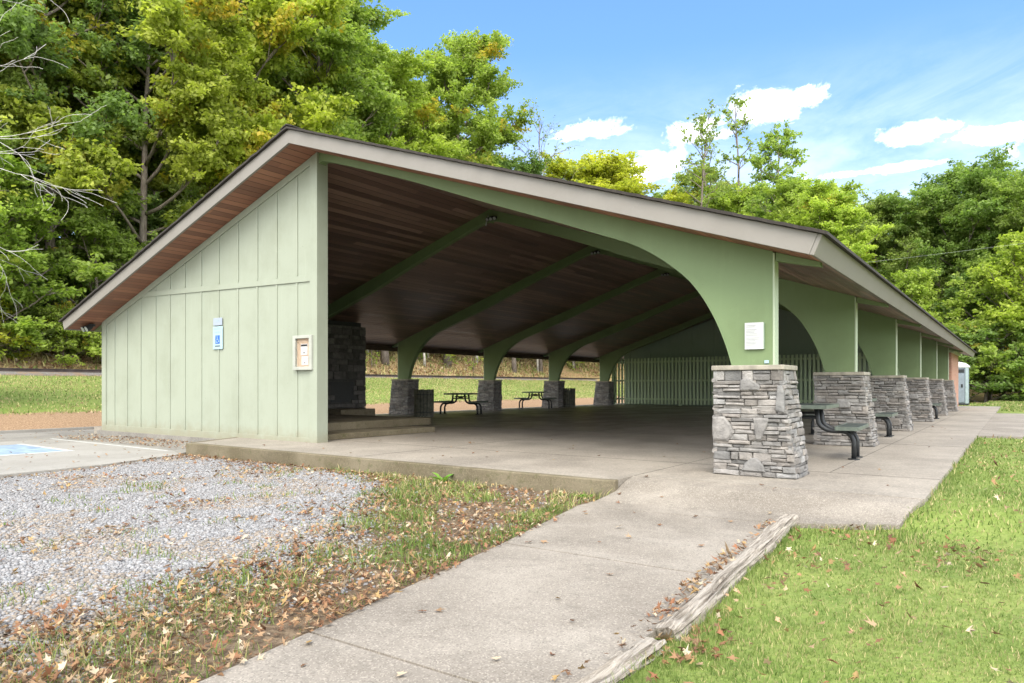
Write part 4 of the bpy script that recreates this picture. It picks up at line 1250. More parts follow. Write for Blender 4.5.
# wooded bank on the left, behind the end wall
tall.place(-34.9, 5.2, 23, 'tall green tree at the left edge of the picture behind the bleached dead branches', rz=.3, col=GRN)
tall2.place(-34.2, 9.2, 27, 'tall dark green tree left of the yellowing maple, its bare lower trunk showing', rz=1.3, col=DRK)
maple.place(-32.6, 13.6, 25, 'big maple with yellow and orange patches on its crown, left of the roof peak', rz=.6, col=(1.3, 1.15, .8))
maple.place(-32.9, 20.1, 31, 'yellow green tree straight behind the left roof slope, reaching the top of the picture', wide=.88, rz=2.4, col=(1.45, 1.3, .75))
tall.place(-33.9, 27.9, 30.5, 'tall light green tree rising over the roof peak into the blue sky', wide=1.05, rz=3.4, col=LGT)
tall2.place(-33.3, 34.5, 27, 'light green tree filling the gap between the two tallest trees over the roof', rz=4.0, col=(1.4, 1.35, .9))
tall.place(-33.6, 42.8, 32, 'tall mid green tree whose crown ends against open sky, rightmost of the high trees', wide=.95, rz=5.2, col=(1.15, 1.15, .9))
roundt.place(-31.9, 51.4, 21, 'darker low tree at the right foot of the tallest trees, before the sparse tree', rz=1.0, col=DRK)
wispy.place(-32.3, 57.0, 30.0, 'sparse nearly leafless tree against pale cloud left of the yellow tree', wide=1.0, rz=.2, col=GRN)
roundt.place(-30.7, 70.6, 25.4, 'round golden yellow tree showing just above the middle of the roof', wide=1.35, rz=2.0, col=(1.75, 1.4, .75))
roundt.place(-27.9, 81.2, 21, 'pale green low tree right of the golden yellow one', rz=3.0, col=LGT)
thin.place(-19.5, 68.8, 30, 'leftmost of the three slender wispy trees before the white cloud', rz=.5)
thin2.place(-18.0, 71.9, 31, 'middle one of the three slender wispy trees before the white cloud', rz=1.5)
thin.place(-16.1, 73.6, 33, 'rightmost and tallest of the three slender wispy trees before the white cloud', rz=2.9)
layered.place(-10.2, 65.6, 27, 'loose layered tree with green sprays standing right of the slender wispy trees', rz=.4, col=(1.1, 1.15, 1))
tall2.place(-23.3, 80.8, 25, 'pale olive tree behind the feet of the slender wispy trees', rz=.9, col=(1.35, 1.25, 1.0))
roundt.place(-6.9, 63.0, 19.5, 'yellow green tree low over the roof, left of the bright lime tree', rz=4.4, col=LIME)
tall.place(-2.0, 56.7, 18.5, 'bright lime green tree leaning over the eave line of the pavilion', wide=1.1, rz=.8, col=(1.55, 1.5, 1.0))
oak.place(0.1, 66.5, 17.5, 'mid green tree between the bright lime tree and the great dark oak', rz=2.2, col=GRN)
oak.place(5.1, 66.6, 19.0, 'great dark green oak with a thick trunk, tallest on the right', wide=1.05, rz=.2, col=(.85, .95, .9))
oak.place(10.4, 65.1, 17.5, 'broad green oak at the right edge of the picture above the power line', rz=3.6, col=(.95, 1.0, .9))
oak.place(15.5, 63.5, 18, 'green oak beyond the right edge, only its left limbs in the picture', rz=5.0, col=GRN)
small.place(8.3, 56.4, 10.5, 'light yellow green small tree below the power line at the right', wide=1.1, rz=.3, col=LIME)
small.place(11.3, 52.2, 11.6, 'light green small tree cut by the right edge of the picture', wide=1.1, rz=2.3, col=(1.5, 1.4, .9))
small2.place(3.4, 53.2, 9.5, 'yellow green small tree just over the far end of the eave', rz=1.2, col=LIME)
small2.place(6.4, 57.7, 9.5, 'dark conical small tree behind the portable toilet', rz=2.0, col=DRK)
roundt.place(-15.5, 76.0, 21, 'pale yellow green tree low over the roof under the tallest slender wispy tree', rz=1.9, col=(1.45, 1.4, 1.0))
roundt.place(-11.0, 72.5, 19.5, 'light green rounded tree low over the roof beneath the loose layered tree', rz=5.1, col=LGT)
for i, (x, y, H, cl) in enumerate([(-32.2, 6.2, 9.5, (1.2, 1.25, .9)), (-33.2, 11.4, 10.5, LGT), (-33.8, 16.5, 9.5, GRN), (-32.0, 1.6, 10, (1.5, 1.3, .8))]):
    (small, small2)[i % 2].place(x, y, H, 'light green young tree under the tall crowns left of the end wall', group='young trees under the wood edge', wide=1.15, rz=i * 1.7, col=cl)
# second and third ranks
gB = 'trees standing behind the front rank of the wood'
rg = random.Random(77)
BACK = [(-44, 14.6, 25), (-43.5, 22.3, 26), (-42.2, 30.6, 27), (-41.8, 38.3, 27), (-51, 12.2, 25), (-42, 0, 24), (-41, 48, 26), (-52, 24, 26), (-52, 36, 26), (-40, 57, 24), (-38, 66, 22), (-52, 50, 25), (-37.5, 78, 21), (-45, 6, 26), (-38.5, 17, 24), (-38.8, 25, 25)]
for i, (x, y, H) in enumerate(BACK):
    (tall, tall2, roundt)[i % 3].place(x, y, H, 'green tree deeper in the wood, seen between the crowns of the front trees', group=gB, wide=rg.uniform(.95, 1.2), rz=rg.uniform(0, 6.2), col=(rg.uniform(.7, 1.15),) * 2 + (.9,))
gR = 'trees filling the wood behind the far lawn'
for i, (x, y, H) in enumerate([(-4, 76, 15), (3, 79, 17), (11, 78, 17), (19, 74, 16), (-12, 80, 14), (-1, 70, 14), (8, 72, 15), (15, 72, 15)]):
    (oak, roundt, tall2)[i % 3].place(x, y, H, 'dark green tree behind the front oaks at the far lawn', group=gR, wide=1.1, rz=rg.uniform(0, 6.2), col=(.8, .88, .9))
# shrubs at the foot of the wooded bank (left), along the hill behind the open side, and the hedge at the far lawn
gS = 'shrubs along the foot of the wooded bank'
for i, (x, y, H, col) in enumerate([(-31.5, 2.5, 4.6, (1.9, 1.4, .7)), (-31.8, 5.0, 4.2, (1.7, 1.4, .7)), (-32.5, 7.2, 3.2, GRN), (-31.6, 9.0, 3.0, LIME), (-31.2, 11.0, 3.4, LIME), (-31.5, 13.2, 3.0, (1.5, 1.5, .8)), (-33.5, 4.0, 5.5, GRN), (-34.5, 10.0, 5.0, DRK), (-34, 13, 5, GRN), (-31.2, 0.2, 4.2, GRN), (-36, 7, 6, DRK), (-31.0, 15.6, 3.2, LIME), (-32, 18, 3.6, GRN)]):
    (bush, bush2)[i % 2].place(x, y, H, 'leafy shrub at the foot of the wooded bank left of the end wall', 'shrub', gS, 1.15, rg.uniform(0, 6), col)
gH = 'shrubs scattered on the leafy hill seen under the roof'
for i in range(26):
    y = 20 + i * 2.6 + rg.uniform(-1, 1); x = -33 - rg.uniform(0, 9)
    (bush, bush2, bush)[i % 3].place(x, y, rg.uniform(1.4, 3.2), 'green shrub on the leaf covered hill seen under the roof', 'shrub', gH, rg.uniform(.9, 1.3), rg.uniform(0, 6), rg.choice([GRN, LIME, LGT, (1.6, 1.3, .8)]))
gT = 'thin scrub stems on the leafy hill seen under the roof'
for i in range(80):
    y = 16 + i * 0.95 + rg.uniform(-1, 1); x = -31.5 - rg.uniform(0, 9)
    scrub.place(x, y, rg.uniform(3, 6), 'thin leggy scrub on the leaf covered hill seen under the roof', 'scrub', gT, 1.0, rg.uniform(0, 6), rg.choice([GRN, LIME, (2.0, 1.5, .9)]))
m_pale = simple('pale_smooth_bark', (0.42, 0.39, 0.34), 0.9, vary=0.3, scale=3)
pole = Kind('pale_trunked_tree', 'trunk', 'crown', 18, dict(seed=51, rad=2.6, base=0.42, nl=18, sub=4, clump=0.7, per=10, leaf=0.24, r0=0.13, shape='oval', trunk_top=0.95), m_pale, m_leaf)
gP = 'pale trunks on the leafy hill seen under the roof'
for i in range(30):
    y = 17 + i * 2.3 + rg.uniform(-1, 1); x = -31.8 - rg.uniform(0, 8)
    pole.place(x, y, rg.uniform(13, 18), 'slim pale trunked tree on the leaf covered hill seen under the roof', 'tree', gP, 1.0, rg.uniform(0, 6), rg.choice([GRN, LGT, LIME]))
gX = 'hedge shrubs at the edge of the far lawn'
for i in range(20):
    x = -1 + i * 1.15; y = 50.5 + rg.uniform(-.8, .8) + 0.02 * (x - 8) ** 2
    (bush, bush2)[i % 2].place(x, y, rg.uniform(2.6, 5.2), 'dense green shrub in the hedge at the edge of the far lawn', 'shrub', gX, rg.uniform(1.1, 1.4), rg.uniform(0, 6), rg.choice([(.85, .95, .8), DRK, (1.1, 1.1, .9)]))
# mass of the wood farther back
rng = np.random.default_rng(5)
cc = []; cr = []
for i in range(1250):
    if i < 980:
        x = -rng.uniform(47, 66); y = rng.uniform(-40, 112)
        zt = float(terrain(x, y)); cc.append((x, y, zt + rng.uniform(0.5, 17)))
    else:
        x = rng.uniform(-45, 55); y = rng.uniform(78, 100); zt = float(terrain(x, y)); cc.append((x, y, zt + rng.uniform(0.5, 15)))
    cr.append(rng.uniform(1.6, 3.2))
v, f, ti = leaves_np(np.array(cc), np.array(cr), 170, 0.62, rng, flat=.75)
bw = np_mesh('distant_woods', v, f, m_leaf, tint=ti); bw.color = (.95, 1.0, .95, 1)
tag(bw, kind='stuff')

# bleached dead tree reaching in from the left
def dead_tree():
    rg = random.Random(9); mb = MB()
    def grow(p, d, L, r, depth):
        n = 6
        pts = bend(p, d, L, n, rg, 0.34, -0.01)
        mb.tube(pts, [max(r * (1 - .7 * i / n), .0045) for i in range(n + 1)], 6 if depth < 2 else 5, caps=False)
        if depth >= 4 or L < .35: return
        for k in range(rg.choice([3, 4]) if depth < 3 else 3):
            s = rg.uniform(.3, 1.0) if k else 1.0
            bp, bd = along(pts, s)
            nd = (bd + Vector((rg.uniform(-1, 1), rg.uniform(-1, 1), rg.uniform(-.7, .7))) * .75).normalized()
            grow(bp, nd, L * rg.uniform(.42, .68), r * .48 * (1.1 - .3 * s), depth + 1)
    base = bend((0, 0, -.3), (0, 0, 1), 11.5, 8, rg, .06, .05)
    mb.tube(base, [.20 - .018 * i for i in range(9)], 9)
    tow = Vector((0.80, 0.60, 0))
    for zf, el, L in ((.52, .02, 3.3), (.60, -.05, 4.0), (.66, .05, 4.0), (.74, .05, 3.9), (.84, .2, 3.6), (.95, .45, 3.2)):
        bp, _ = along(base, zf)
        d = (tow + Vector((rg.uniform(-.35, .35), rg.uniform(-.35, .35), math.tan(el)))).normalized()
        grow(bp, d, L, .045, 1)
    return mb
dt = thing('dead_tree', 'bleached leafless dead tree reaching its pale branches in from the left edge', 'dead tree', (-17.2, -2.4, float(terrain(-17.2, -2.4))))
dead_tree().build('trunk', m_dead, dt, smooth=True)
small.place(-15.9, -2.2, 8.4, 'yellowing young tree at the left edge, only a few leaf tips inside the picture', rz=1.1, col=(1.25, 1.1, .75))

# power line crossing the wood on the right
mb = MB()
a, b_ = Vector((-8.9, 48.3, 9.8)), Vector((42, 40.5, 11.8))
pts = [a.lerp(b_, i / 30) - Vector((0, 0, 0.9 * 4 * (i / 30) * (1 - i / 30))) for i in range(31)]
mb.tube(pts, 0.006, 5)
tag(mb.build('power_line', simple('dull_aluminium_cable', (0.30, 0.31, 0.29), 0.5, vary=.05)), 'thin pale power line sagging across the dark oaks on the right', 'cable')

# ------------------------------------------------------------------ ground cover: grass, gravel, litter
VIEW = np.array([-math.sin(R(35.302)), math.cos(R(35.302))])
def in_view(x, y, margin=44.0):
    dx, dy = x - CAM[0], y - CAM[1]; d = np.hypot(dx, dy) + 1e-6
    return (dx * VIEW[0] + dy * VIEW[1]) / d > math.cos(R(margin))
def surf(x, y):
    """height of the loose ground in front and of the lawns"""
    z = terrain(x, y)
    on_bed = (x < gravel_edge(y)) & (x > pad_edge(y)) & (y < -1.65) & (y > -9.4)
    return np.where(on_bed, bed_z(x, y), z)

m_grass, t, b = mat('grass_blades')
at = t.node('ShaderNodeVertexColor', layer_name='tint')
setb(t, b, at.outputs[0], 0.6, 0, 0.25)
tr = t.node('ShaderNodeBsdfTranslucent'); t.link(at.outputs[0], tr.inputs[0])
ms = t.node('ShaderNodeMixShader'); ms.inputs[0].default_value = 0.4
t.link(b.outputs[0], ms.inputs[1]); t.link(tr.outputs[0], ms.inputs[2]); t.link(ms.outputs[0], t.n['Material Output'].inputs[0])

def blades(x, y, z, h, wd, rng, dry, lean=0.55):
    n = len(x)
    az = rng.uniform(0, 2 * PI, n); ca_, sa_ = np.cos(az), np.sin(az)
    le = h * rng.uniform(0.1, lean * 1.6, n); la = rng.uniform(0, 2 * PI, n); lx, ly = np.cos(la) * le, np.sin(la) * le
    hz = np.sqrt(np.maximum(h * h - (le * .8) ** 2, (h * .3) ** 2))
    base = np.stack([x, y, z - 0.006], 1)
    side = np.stack([ca_, sa_, np.zeros(n)], 1) * (wd / 2)[:, None]
    mid = base + np.stack([lx * .35, ly * .35, hz * .6], 1); tip = base + np.stack([lx, ly, hz], 1)
    v = np.stack([base - side, base + side, mid + side * .75, mid - side * .75, tip], 1).reshape(-1, 3)
    # both triangles and quads as triangles
    o = np.arange(n)[:, None] * 5
    f = np.concatenate([o + np.array([[0, 1, 2]]), o + np.array([[0, 2, 3]]), o + np.array([[3, 2, 4]])], 0)
    g0, g1, st_ = np.array([0.078, 0.138, 0.024]), np.array([0.225, 0.285, 0.075]), np.array([0.48, 0.41, 0.20])
    u = np.clip(rng.random(n) * .7 + .62 * (fbm(x, y, 1.1, 33) - .5) + .5 * (fbm(x, y, .35, 36) - .5) + .15, 0, 1)[:, None]
    c = g0 * (1 - u) + g1 * u
    dmask = (rng.random(n) < dry)[:, None]
    c = np.where(dmask, st_ * rng.uniform(.6, 1.15, n)[:, None], c)
    return v, f, np.repeat(c, 5, 0)
def scatter(x0, x1, y0, y1, dens, rng):
    n = int((x1 - x0) * (y1 - y0) * dens)
    return rng.uniform(x0, x1, n), rng.uniform(y0, y1, n)
def merge(parts):
    vs, fs, cs = [], [], []; o = 0
    for v, f, c in parts:
        vs.append(v); fs.append(f + o); cs.append(c); o += len(v)
    return np.concatenate(vs), np.concatenate(fs), np.concatenate(cs)

def lawn_left_edge(y): return np.interp(y, [-9, -5.1, -5.0, -2.1, -1.90, -1.62, -1.0], [8.70, 8.69, 8.73, 8.50, 8.44, 9.25, 9.36])
rng = np.random.default_rng(12)
parts = []
for d0, d1, dens, wd, hh in ((1.5, 4.2, 5200, .0042, .042), (4.2, 6.5, 2600, .006, .046), (6.5, 10, 1100, .009, .050), (10, 16, 420, .015, .055), (16, 30, 130, .028, .06)):
    x, y = scatter(8.3, 34, -9, 9.0, dens, rng)
    d = np.hypot(x - CAM[0], y - CAM[1])
    k = (d >= d0) & (d < d1) & in_view(x, y)
    k &= np.where(y < -1.0, x > lawn_left_edge(y), x > 9.40) & (y < 9.0 + (x - 9.4) * .06)
    x, y = x[k], y[k]; d = d[k]
    edge = np.where(y < -1.0, np.exp(-((x - lawn_left_edge(y)) / .14) ** 2), np.exp(-((x - 9.4) / .10) ** 2)) + np.exp(-((y - 9.0) / .25) ** 2)
    edge = np.maximum(edge, np.exp(-((y + 1.85) / .22) ** 2) * (x < 9.5))
    patch = fbm(x, y, 1.3, 6); patch2 = fbm(x, y, .5, 8)
    keep = rng.random(len(x)) < (.55 + .7 * patch)
    h = hh * .78 * (.6 + .7 * patch2) * rng.uniform(.6, 1.3, len(x)) * (1 + 1.0 * np.clip(edge, 0, 1))
    dry = np.clip(.10 + .75 * (fbm(x, y, 1.9, 15) - .38), .04, .6)
    parts.append(blades(x[keep], y[keep], terrain(x[keep], y[keep]), h[keep], wd * rng.uniform(.7, 1.3, keep.sum()), rng, dry[keep]))
v, f, c = merge(parts)
tag(np_mesh('lawn_grass', v, f, m_grass, tint=c), kind='stuff')

# rough grass between gravel and path, in tufts
parts = []
rngb = np.random.default_rng(14)
for d0, d1, dens, wd in ((1, 4.5, 5200, .0045), (4.5, 7, 3400, .0065), (7, 12, 1700, .010)):
    x, y = scatter(1.0, 7.6, -8.6, -1.58, dens, rngb)
    d = np.hypot(x - CAM[0], y - CAM[1])
    pl = np.interp(-y, [1.5, 2.1, 2.75, 3.9, 4.9, 6.0, 7.2, 9.0], [6.58, 6.5, 6.66, 6.86, 7.02, 7.20, 7.38, 7.7])
    k = (d >= d0) & (d < d1) & (x < pl - 0.015 + .05 * (vnoise(x, y, .3, 3) - .6)) & in_view(x, y, 52)
    ge = gravel_edge(y)
    tuft = fbm(x, y, .55, 21); big = fbm(x, y, 1.6, 22)
    wgt = sst(.53, .66, tuft * .6 + big * .5 + .10 * sst(ge - .4, ge + .5, x)) * sst(ge - .9, ge + .1, x)
    wgt = np.maximum(wgt, .9 * np.exp(-((x - pl + .12) / .10) ** 2) * sst(.4, .6, vnoise(x, y, .45, 31)))
    wgt = np.maximum(wgt, .85 * sst(4.2, 5.4, x) * sst(-3.3, -2.4, y) * sst(.42, .60, tuft))
    wgt = np.maximum(wgt, .30 * sst(.62, .72, vnoise(x, y, .35, 27)) * sst(-4.0, -2.6, -np.abs(x - 4.5)))
    k &= rngb.random(len(x)) < wgt * np.interp(y, [-7, -5.2, -4.2, -3], [.26, .36, .58, .66])
    x, y = x[k], y[k]; wk = wgt[k]
    h = rngb.uniform(.025, .080, len(x)) * (.6 + .6 * wk) * (1 + .6 * (vnoise(x, y, .25, 5) > .65))
    dry = np.clip(.10 + .4 * (vnoise(x, y, .9, 17) - .35) + .2 * sst(-2.6, -2.0, y), .04, .5)
    parts.append(blades(x, y, surf(x, y) if False else terrain(x, y) + .012, h, wd * rngb.uniform(.7, 1.4, len(x)), rngb, dry, .7))
v, f, c = merge(parts)
tag(np_mesh('rough_grass', v, f, m_grass, tint=c), kind='stuff')

# mown bank to the left, and the far lawn
parts = []
x, y = scatter(-26.2, -12.4, -12, 70, 70, rng)
k = in_view(x, y) & (rng.random(len(x)) < .4 + .8 * fbm(x, y, 2.5, 4)); x, y = x[k], y[k]
parts.append(blades(x, y, terrain(x, y), rng.uniform(.05, .11, len(x)), np.full(len(x), .032), rng, np.clip(.50 + 1.1 * (fbm(x, y, 3.5, 9) - .42), .15, .9), .6))
x, y = scatter(2, 36, 24.6, 50, 60, rng)
k = (in_view(x, y) & ((x > 9.5) | (y > 34.5))) & ((y > 27 - .0 * x) | (x > 10.3)); x, y = x[k], y[k]
parts.append(blades(x, y, terrain(x, y), rng.uniform(.05, .12, len(x)), np.full(len(x), .035), rng, np.clip(.12 + .9 * (fbm(x, y, 4, 11) - .4) + .5 * sst(46, 50, y), .05, .8), .6))
v, f, c = merge(parts)
tag(np_mesh('bank_grass', v, f, m_grass, tint=c), kind='stuff')

# dry brush and saplings' undergrowth on the leafy hill
parts = []
x, y = scatter(-46, -29.6, -6, 95, 26, rng)
k = in_view(x, y) & (rng.random(len(x)) < .25 + .9 * fbm(x, y, 3.0, 14)); x, y = x[k], y[k]
parts.append(blades(x, y, terrain(x, y), rng.uniform(.10, .62, len(x)) * (.4 + 1.1 * fbm(x, y, 4, 19)), rng.uniform(.05, .13, len(x)), rng, np.clip(.72 + 1.5 * (fbm(x, y, 4.5, 23) - .5), .2, .97), .9))
v, f, c = merge(parts)
tag(np_mesh('hill_brush', v, f, m_grass, tint=c * 1.15), kind='stuff')

# crushed stone
m_gravel, t, b = mat('crushed_grey_stone')
at = t.node('ShaderNodeVertexColor', layer_name='tint')
setb(t, b, t.mix(t.math('MULTIPLY', t.noise(t.coord(), 90, 3), .45), at.outputs[0], (.16, .15, .14)), 0.85, 0, 0.25)
ico = []
ph = (1 + 5 ** .5) / 2
for s1 in (-1, 1):
    for s2 in (-ph, ph): ico += [(0, s1, s2), (s1, s2, 0), (s2, 0, s1)]
ico = np.array(ico) / math.sqrt(1 + ph * ph)
bm = bmesh.new(); bvs = [bm.verts.new(p) for p in ico]; bmesh.ops.convex_hull(bm, input=bvs); bm.verts.index_update()
ico_f = np.array([[vv.index for vv in fc.verts] for fc in bm.faces]); ico = np.array([tuple(vv.co) for vv in bm.verts]); bm.free()
rng = np.random.default_rng(18)
xs, ys_ = [], []
for d0, d1, dens in ((0, 6.5, 2700), (6.5, 9, 1900), (9, 14, 1200)):
    x, y = scatter(-1.6, 6.9, -9.2, -1.55, dens, rng); d = np.hypot(x - CAM[0], y - CAM[1])
    ge = gravel_edge(y) + 1.3 * (fbm(x, y, .7, 2) - .5)
    k = (d >= d0) & (d < d1) & (x > pad_edge(y) + .03) & in_view(x, y, 50) & (rng.random(len(x)) < 1 - .93 * sst(ge - .45, ge + .45, x)) & (x < np.interp(-y, [1.5, 2.1, 9], [6.5, 6.4, 7.5]))
    xs.append(x[k]); ys_.append(y[k])
x = np.concatenate(xs); y = np.concatenate(ys_); n = len(x)
sz_ = rng.uniform(.007, .0155, n) * (1 + .5 * (rng.random(n) < .08))
q = rng.normal(size=(n, 4)); q /= np.linalg.norm(q, axis=1, keepdims=True)
w0, x0, y0, z0 = q.T
RM = np.stack([1 - 2 * (y0**2 + z0**2), 2 * (x0*y0 - z0*w0), 2 * (x0*z0 + y0*w0), 2 * (x0*y0 + z0*w0), 1 - 2 * (x0**2 + z0**2), 2 * (y0*z0 - x0*w0), 2 * (x0*z0 - y0*w0), 2 * (y0*z0 + x0*w0), 1 - 2 * (x0**2 + y0**2)], 1).reshape(n, 3, 3)
loc = ico[None] * (rng.uniform(.6, 1.25, (n, 1, 3))) * rng.uniform(.78, 1.2, (n, 12, 1)) * sz_[:, None, None]
loc = np.einsum('nij,nkj->nki', RM, loc); loc[:, :, 2] *= .75
v = loc + np.stack([x, y, surf(x, y) + sz_ * .25], 1)[:, None, :]
f = (ico_f[None] + (np.arange(n) * 12)[:, None, None]).reshape(-1, 3)
g = rng.uniform(.14, .31, n)
tw = rng.uniform(-.03, .05, n)
tint = np.stack([g * (1 + tw), g, g * (1.02 - tw * .6)], 1)
warm = (fbm(x, y, .9, 41) > .56) & (rng.random(n) < .55)
tint[warm] *= np.array([1.0, .84, .66])
tag(np_mesh('gravel', v.reshape(-1, 3), f, m_gravel, tint=np.repeat(tint, 12, 0)), kind='stuff')

# fallen leaves
m_fallen, t, b = mat('dry_fallen_leaves')
at = t.node('ShaderNodeVertexColor', layer_name='tint'); oi = t.node('ShaderNodeObjectInfo')
c = t.mix(1.0, at.outputs[0], oi.outputs['Color'], 'MULTIPLY')
setb(t, b, t.mix(t.math('MULTIPLY', t.noise(t.coord(), 60, 3), .35), c, (.14, .08, .04)), 0.75, 0, 0.2)
tr = t.node('ShaderNodeBsdfTranslucent'); t.link(c, tr.inputs[0])
ms = t.node('ShaderNodeMixShader'); ms.inputs[0].default_value = 0.22
t.link(b.outputs[0], ms.inputs[1]); t.link(tr.outputs[0], ms.inputs[2]); t.link(ms.outputs[0], t.n['Material Output'].inputs[0])
LEAF_R = [(90, 1.0), (66, .42), (40, .92), (18, .40), (-8, .72), (-40, .34), (-90, .16), (-140, .34), (188, .72), (162, .40), (140, .92), (114, .42)]
PAL = np.array([(.29, .19, .11), (.19, .10, .055), (.35, .25, .15), (.21, .095, .05), (.42, .35, .25), (.26, .15, .08), (.14, .08, .048), (.31, .21, .09)])
def leaf_litter(x, y, z, size, rng, tilt=0.35):
    n = len(x); m = len(LEAF_R)
    ang = np.array([R(a) for a, _ in LEAF_R]); rr = np.array([r_ for _, r_ in LEAF_R])
    rr = rr[None] * rng.uniform(.6, 1.25, (n, m)) * rng.choice([1, 1, 1, .7], (n, m)); az = rng.uniform(0, 2 * PI, n)
    px, py = np.cos(ang)[None] * rr, np.sin(ang)[None] * rr
    cu = rng.uniform(-.7, .9, n)[:, None]; fold = rng.uniform(-.4, .8, n)[:, None]
    pz = cu * (px ** 2) * .55 + fold * (py ** 2) * .5 + rng.uniform(-.06, .06, (n, m))
    tx, ty = rng.normal(0, tilt, n)[:, None], rng.normal(0, tilt, n)[:, None]
    pz = pz + px * tx + py * ty
    pz = pz - pz.min(1, keepdims=True)
    X = px * np.cos(az)[:, None] - py * np.sin(az)[:, None]; Y = px * np.sin(az)[:, None] + py * np.cos(az)[:, None]
    s = size[:, None]
    ring = np.stack([x[:, None] + X * s, y[:, None] + Y * s, z[:, None] + .003 + pz * s], 2)
    ctr = np.stack([x, y, z + .003 + np.maximum(0, ring[:, :, 2].mean(1) - z - .003) * .6], 1)[:, None]
    v = np.concatenate([ring, ctr], 1).reshape(-1, 3)
    k = np.arange(m); tri = np.stack([k, (k + 1) % m, np.full(m, m)], 1)
    f = (tri[None] + (np.arange(n) * (m + 1))[:, None, None]).reshape(-1, 3)
    c = PAL[rng.integers(0, len(PAL), n)] * rng.uniform(.75, 1.45, n)[:, None]
    return v, f, np.repeat(c, m + 1, 0)
rng = np.random.default_rng(30)
parts = []
def add_litter(x, y, z=None, s=(.022, .046), tilt=.35):
    parts.append(leaf_litter(x, y, surf(x, y) + .008 if z is None else np.full(len(x), z), rng.uniform(*s, len(x)), rng, tilt))
# drift against the kerb
x, y = scatter(-1.8, 6.3, -2.35, -1.57, 520, rng); k = rng.random(len(x)) < np.exp(-(-1.57 - y) / .24) * np.interp(x, [-1.8, 2.5, 4.5, 6.3], [1, .9, .4, .25]); add_litter(x[k], y[k])
# along gravel edge and in the rough grass
x, y = scatter(0.5, 7.5, -8.6, -1.6, 1050, rng)
pl = np.interp(-y, [1.5, 2.1, 2.75, 3.9, 4.9, 6.0, 7.2, 9.0], [6.58, 6.5, 6.66, 6.86, 7.02, 7.20, 7.38, 7.7])
ge = gravel_edge(y); wgt = sst(ge - .75, ge + .05, x) * (.28 + .72 * sst(.40, .6, fbm(x, y, .6, 51))) * np.interp(y, [-7, -5.4, -4.4, -3.2, -2.5], [1.7, 1.35, .9, .55, .32])
k = (x < pl + .04) & (rng.random(len(x)) < wgt); parts.append(leaf_litter(x[k], y[k], surf(x[k], y[k]) + rng.uniform(.004, .04, k.sum()), rng.uniform(.017, .037, k.sum()), rng, .42))
# sprinkled over the gravel, in drifts
x, y = scatter(-1.4, 6.0, -9, -1.6, 150, rng)
k = (x > pad_edge(y)) & (x < gravel_edge(y)) & (rng.random(len(x)) < .12 + .8 * sst(.52, .70, fbm(x, y, .8, 61))); add_litter(x[k], y[k])
x, y = scatter(-1.5, .5, -9, -1.6, 130, rng); k = (np.abs(x - pad_edge(y) - .14) < .16) & (rng.random(len(x)) < .8); add_litter(x[k], y[k])
# against the end wall and on the drive
x, y = scatter(-7.9, -2.0, -1.15, -.06, 130, rng); k = rng.random(len(x)) < sst(.3, .55, fbm(x, y, .9, 71)) * np.interp(x, [-7.9, -3.5, -2.2], [1, 1, .3]); add_litter(x[k], y[k], -.158)
x, y = scatter(-10.2, -7.9, -6, 20, 30, rng); k = rng.random(len(x)) < sst(.4, .6, fbm(x, y, 1.2, 72)); add_litter(x[k], y[k], -.158)
x, y = scatter(-7.2, -.8, -8, -1.5, 3, rng); k = x < pad_edge(y) - .05; add_litter(x[k], y[k], -.146)
# wedge of litter between path and timbers
x, y = scatter(8.30, 8.75, -7.2, -2.0, 900, rng); pr_ = np.interp(-y, [2.3, 4.0, 4.9, 6.05, 7.3], [8.34, 8.46, 8.53, 8.54, 8.55]); k = (x > pr_ - .03) & (x < pr_ + .10) & (rng.random(len(x)) < .2 + .8 * (vnoise(x, y, .35, 8) > .45)); parts.append(leaf_litter(x[k], y[k], np.array([ramp_z(q) for q in y[k]]) + rng.uniform(0, .03, k.sum()), rng.uniform(.018, .036, k.sum()), rng, .4))
x, y = scatter(8.50, 8.95, -5.35, -4.75, 330, rng); add_litter(x, y)
x, y = scatter(8.6, 9.9, -3.4, -1.7, 120, rng); k = (x > lawn_left_edge(y) + .03) & (rng.random(len(x)) < sst(.42, .65, fbm(x, y, .5, 91))); parts.append(leaf_litter(x[k], y[k], surf(x[k], y[k]) + rng.uniform(.015, .045, k.sum()), rng.uniform(.02, .042, k.sum()), rng, .5))
x, y = scatter(8.65, 9.4, -6.5, -3.0, 80, rng); k = (x > lawn_left_edge(y) + .02) & (rng.random(len(x)) < np.exp(-(x - 8.7) / .22)); parts.append(leaf_litter(x[k], y[k], surf(x[k], y[k]) + rng.uniform(.015, .045, k.sum()), rng.uniform(.02, .042, k.sum()), rng, .5))
# thinly through the lawn, on the bank
x, y = scatter(8.6, 22, -8, 8.8, 13, rng); k = np.where(y < -2.1, x > lawn_left_edge(y) + .05, x > 9.5) & (rng.random(len(x)) < .35 + .6 * fbm(x, y, 1.4, 81)); parts.append(leaf_litter(x[k], y[k], surf(x[k], y[k]) + rng.uniform(.012, .04, k.sum()), rng.uniform(.02, .045, k.sum()), rng, .6))
x, y = scatter(-27, -12, -8, 60, 1.2, rng); add_litter(x, y, s=(.04, .07))
x, y = scatter(-44, -29.8, -4, 90, 16, rng); k = in_view(x, y); parts.append(leaf_litter(x[k], y[k], terrain(x[k], y[k]) + rng.uniform(0, .1, k.sum()), rng.uniform(.09, .17, k.sum()), rng, .5))
v, f, c = merge(parts)
tag(np_mesh('leaf_litter', v, f, m_fallen, tint=c), kind='stuff')

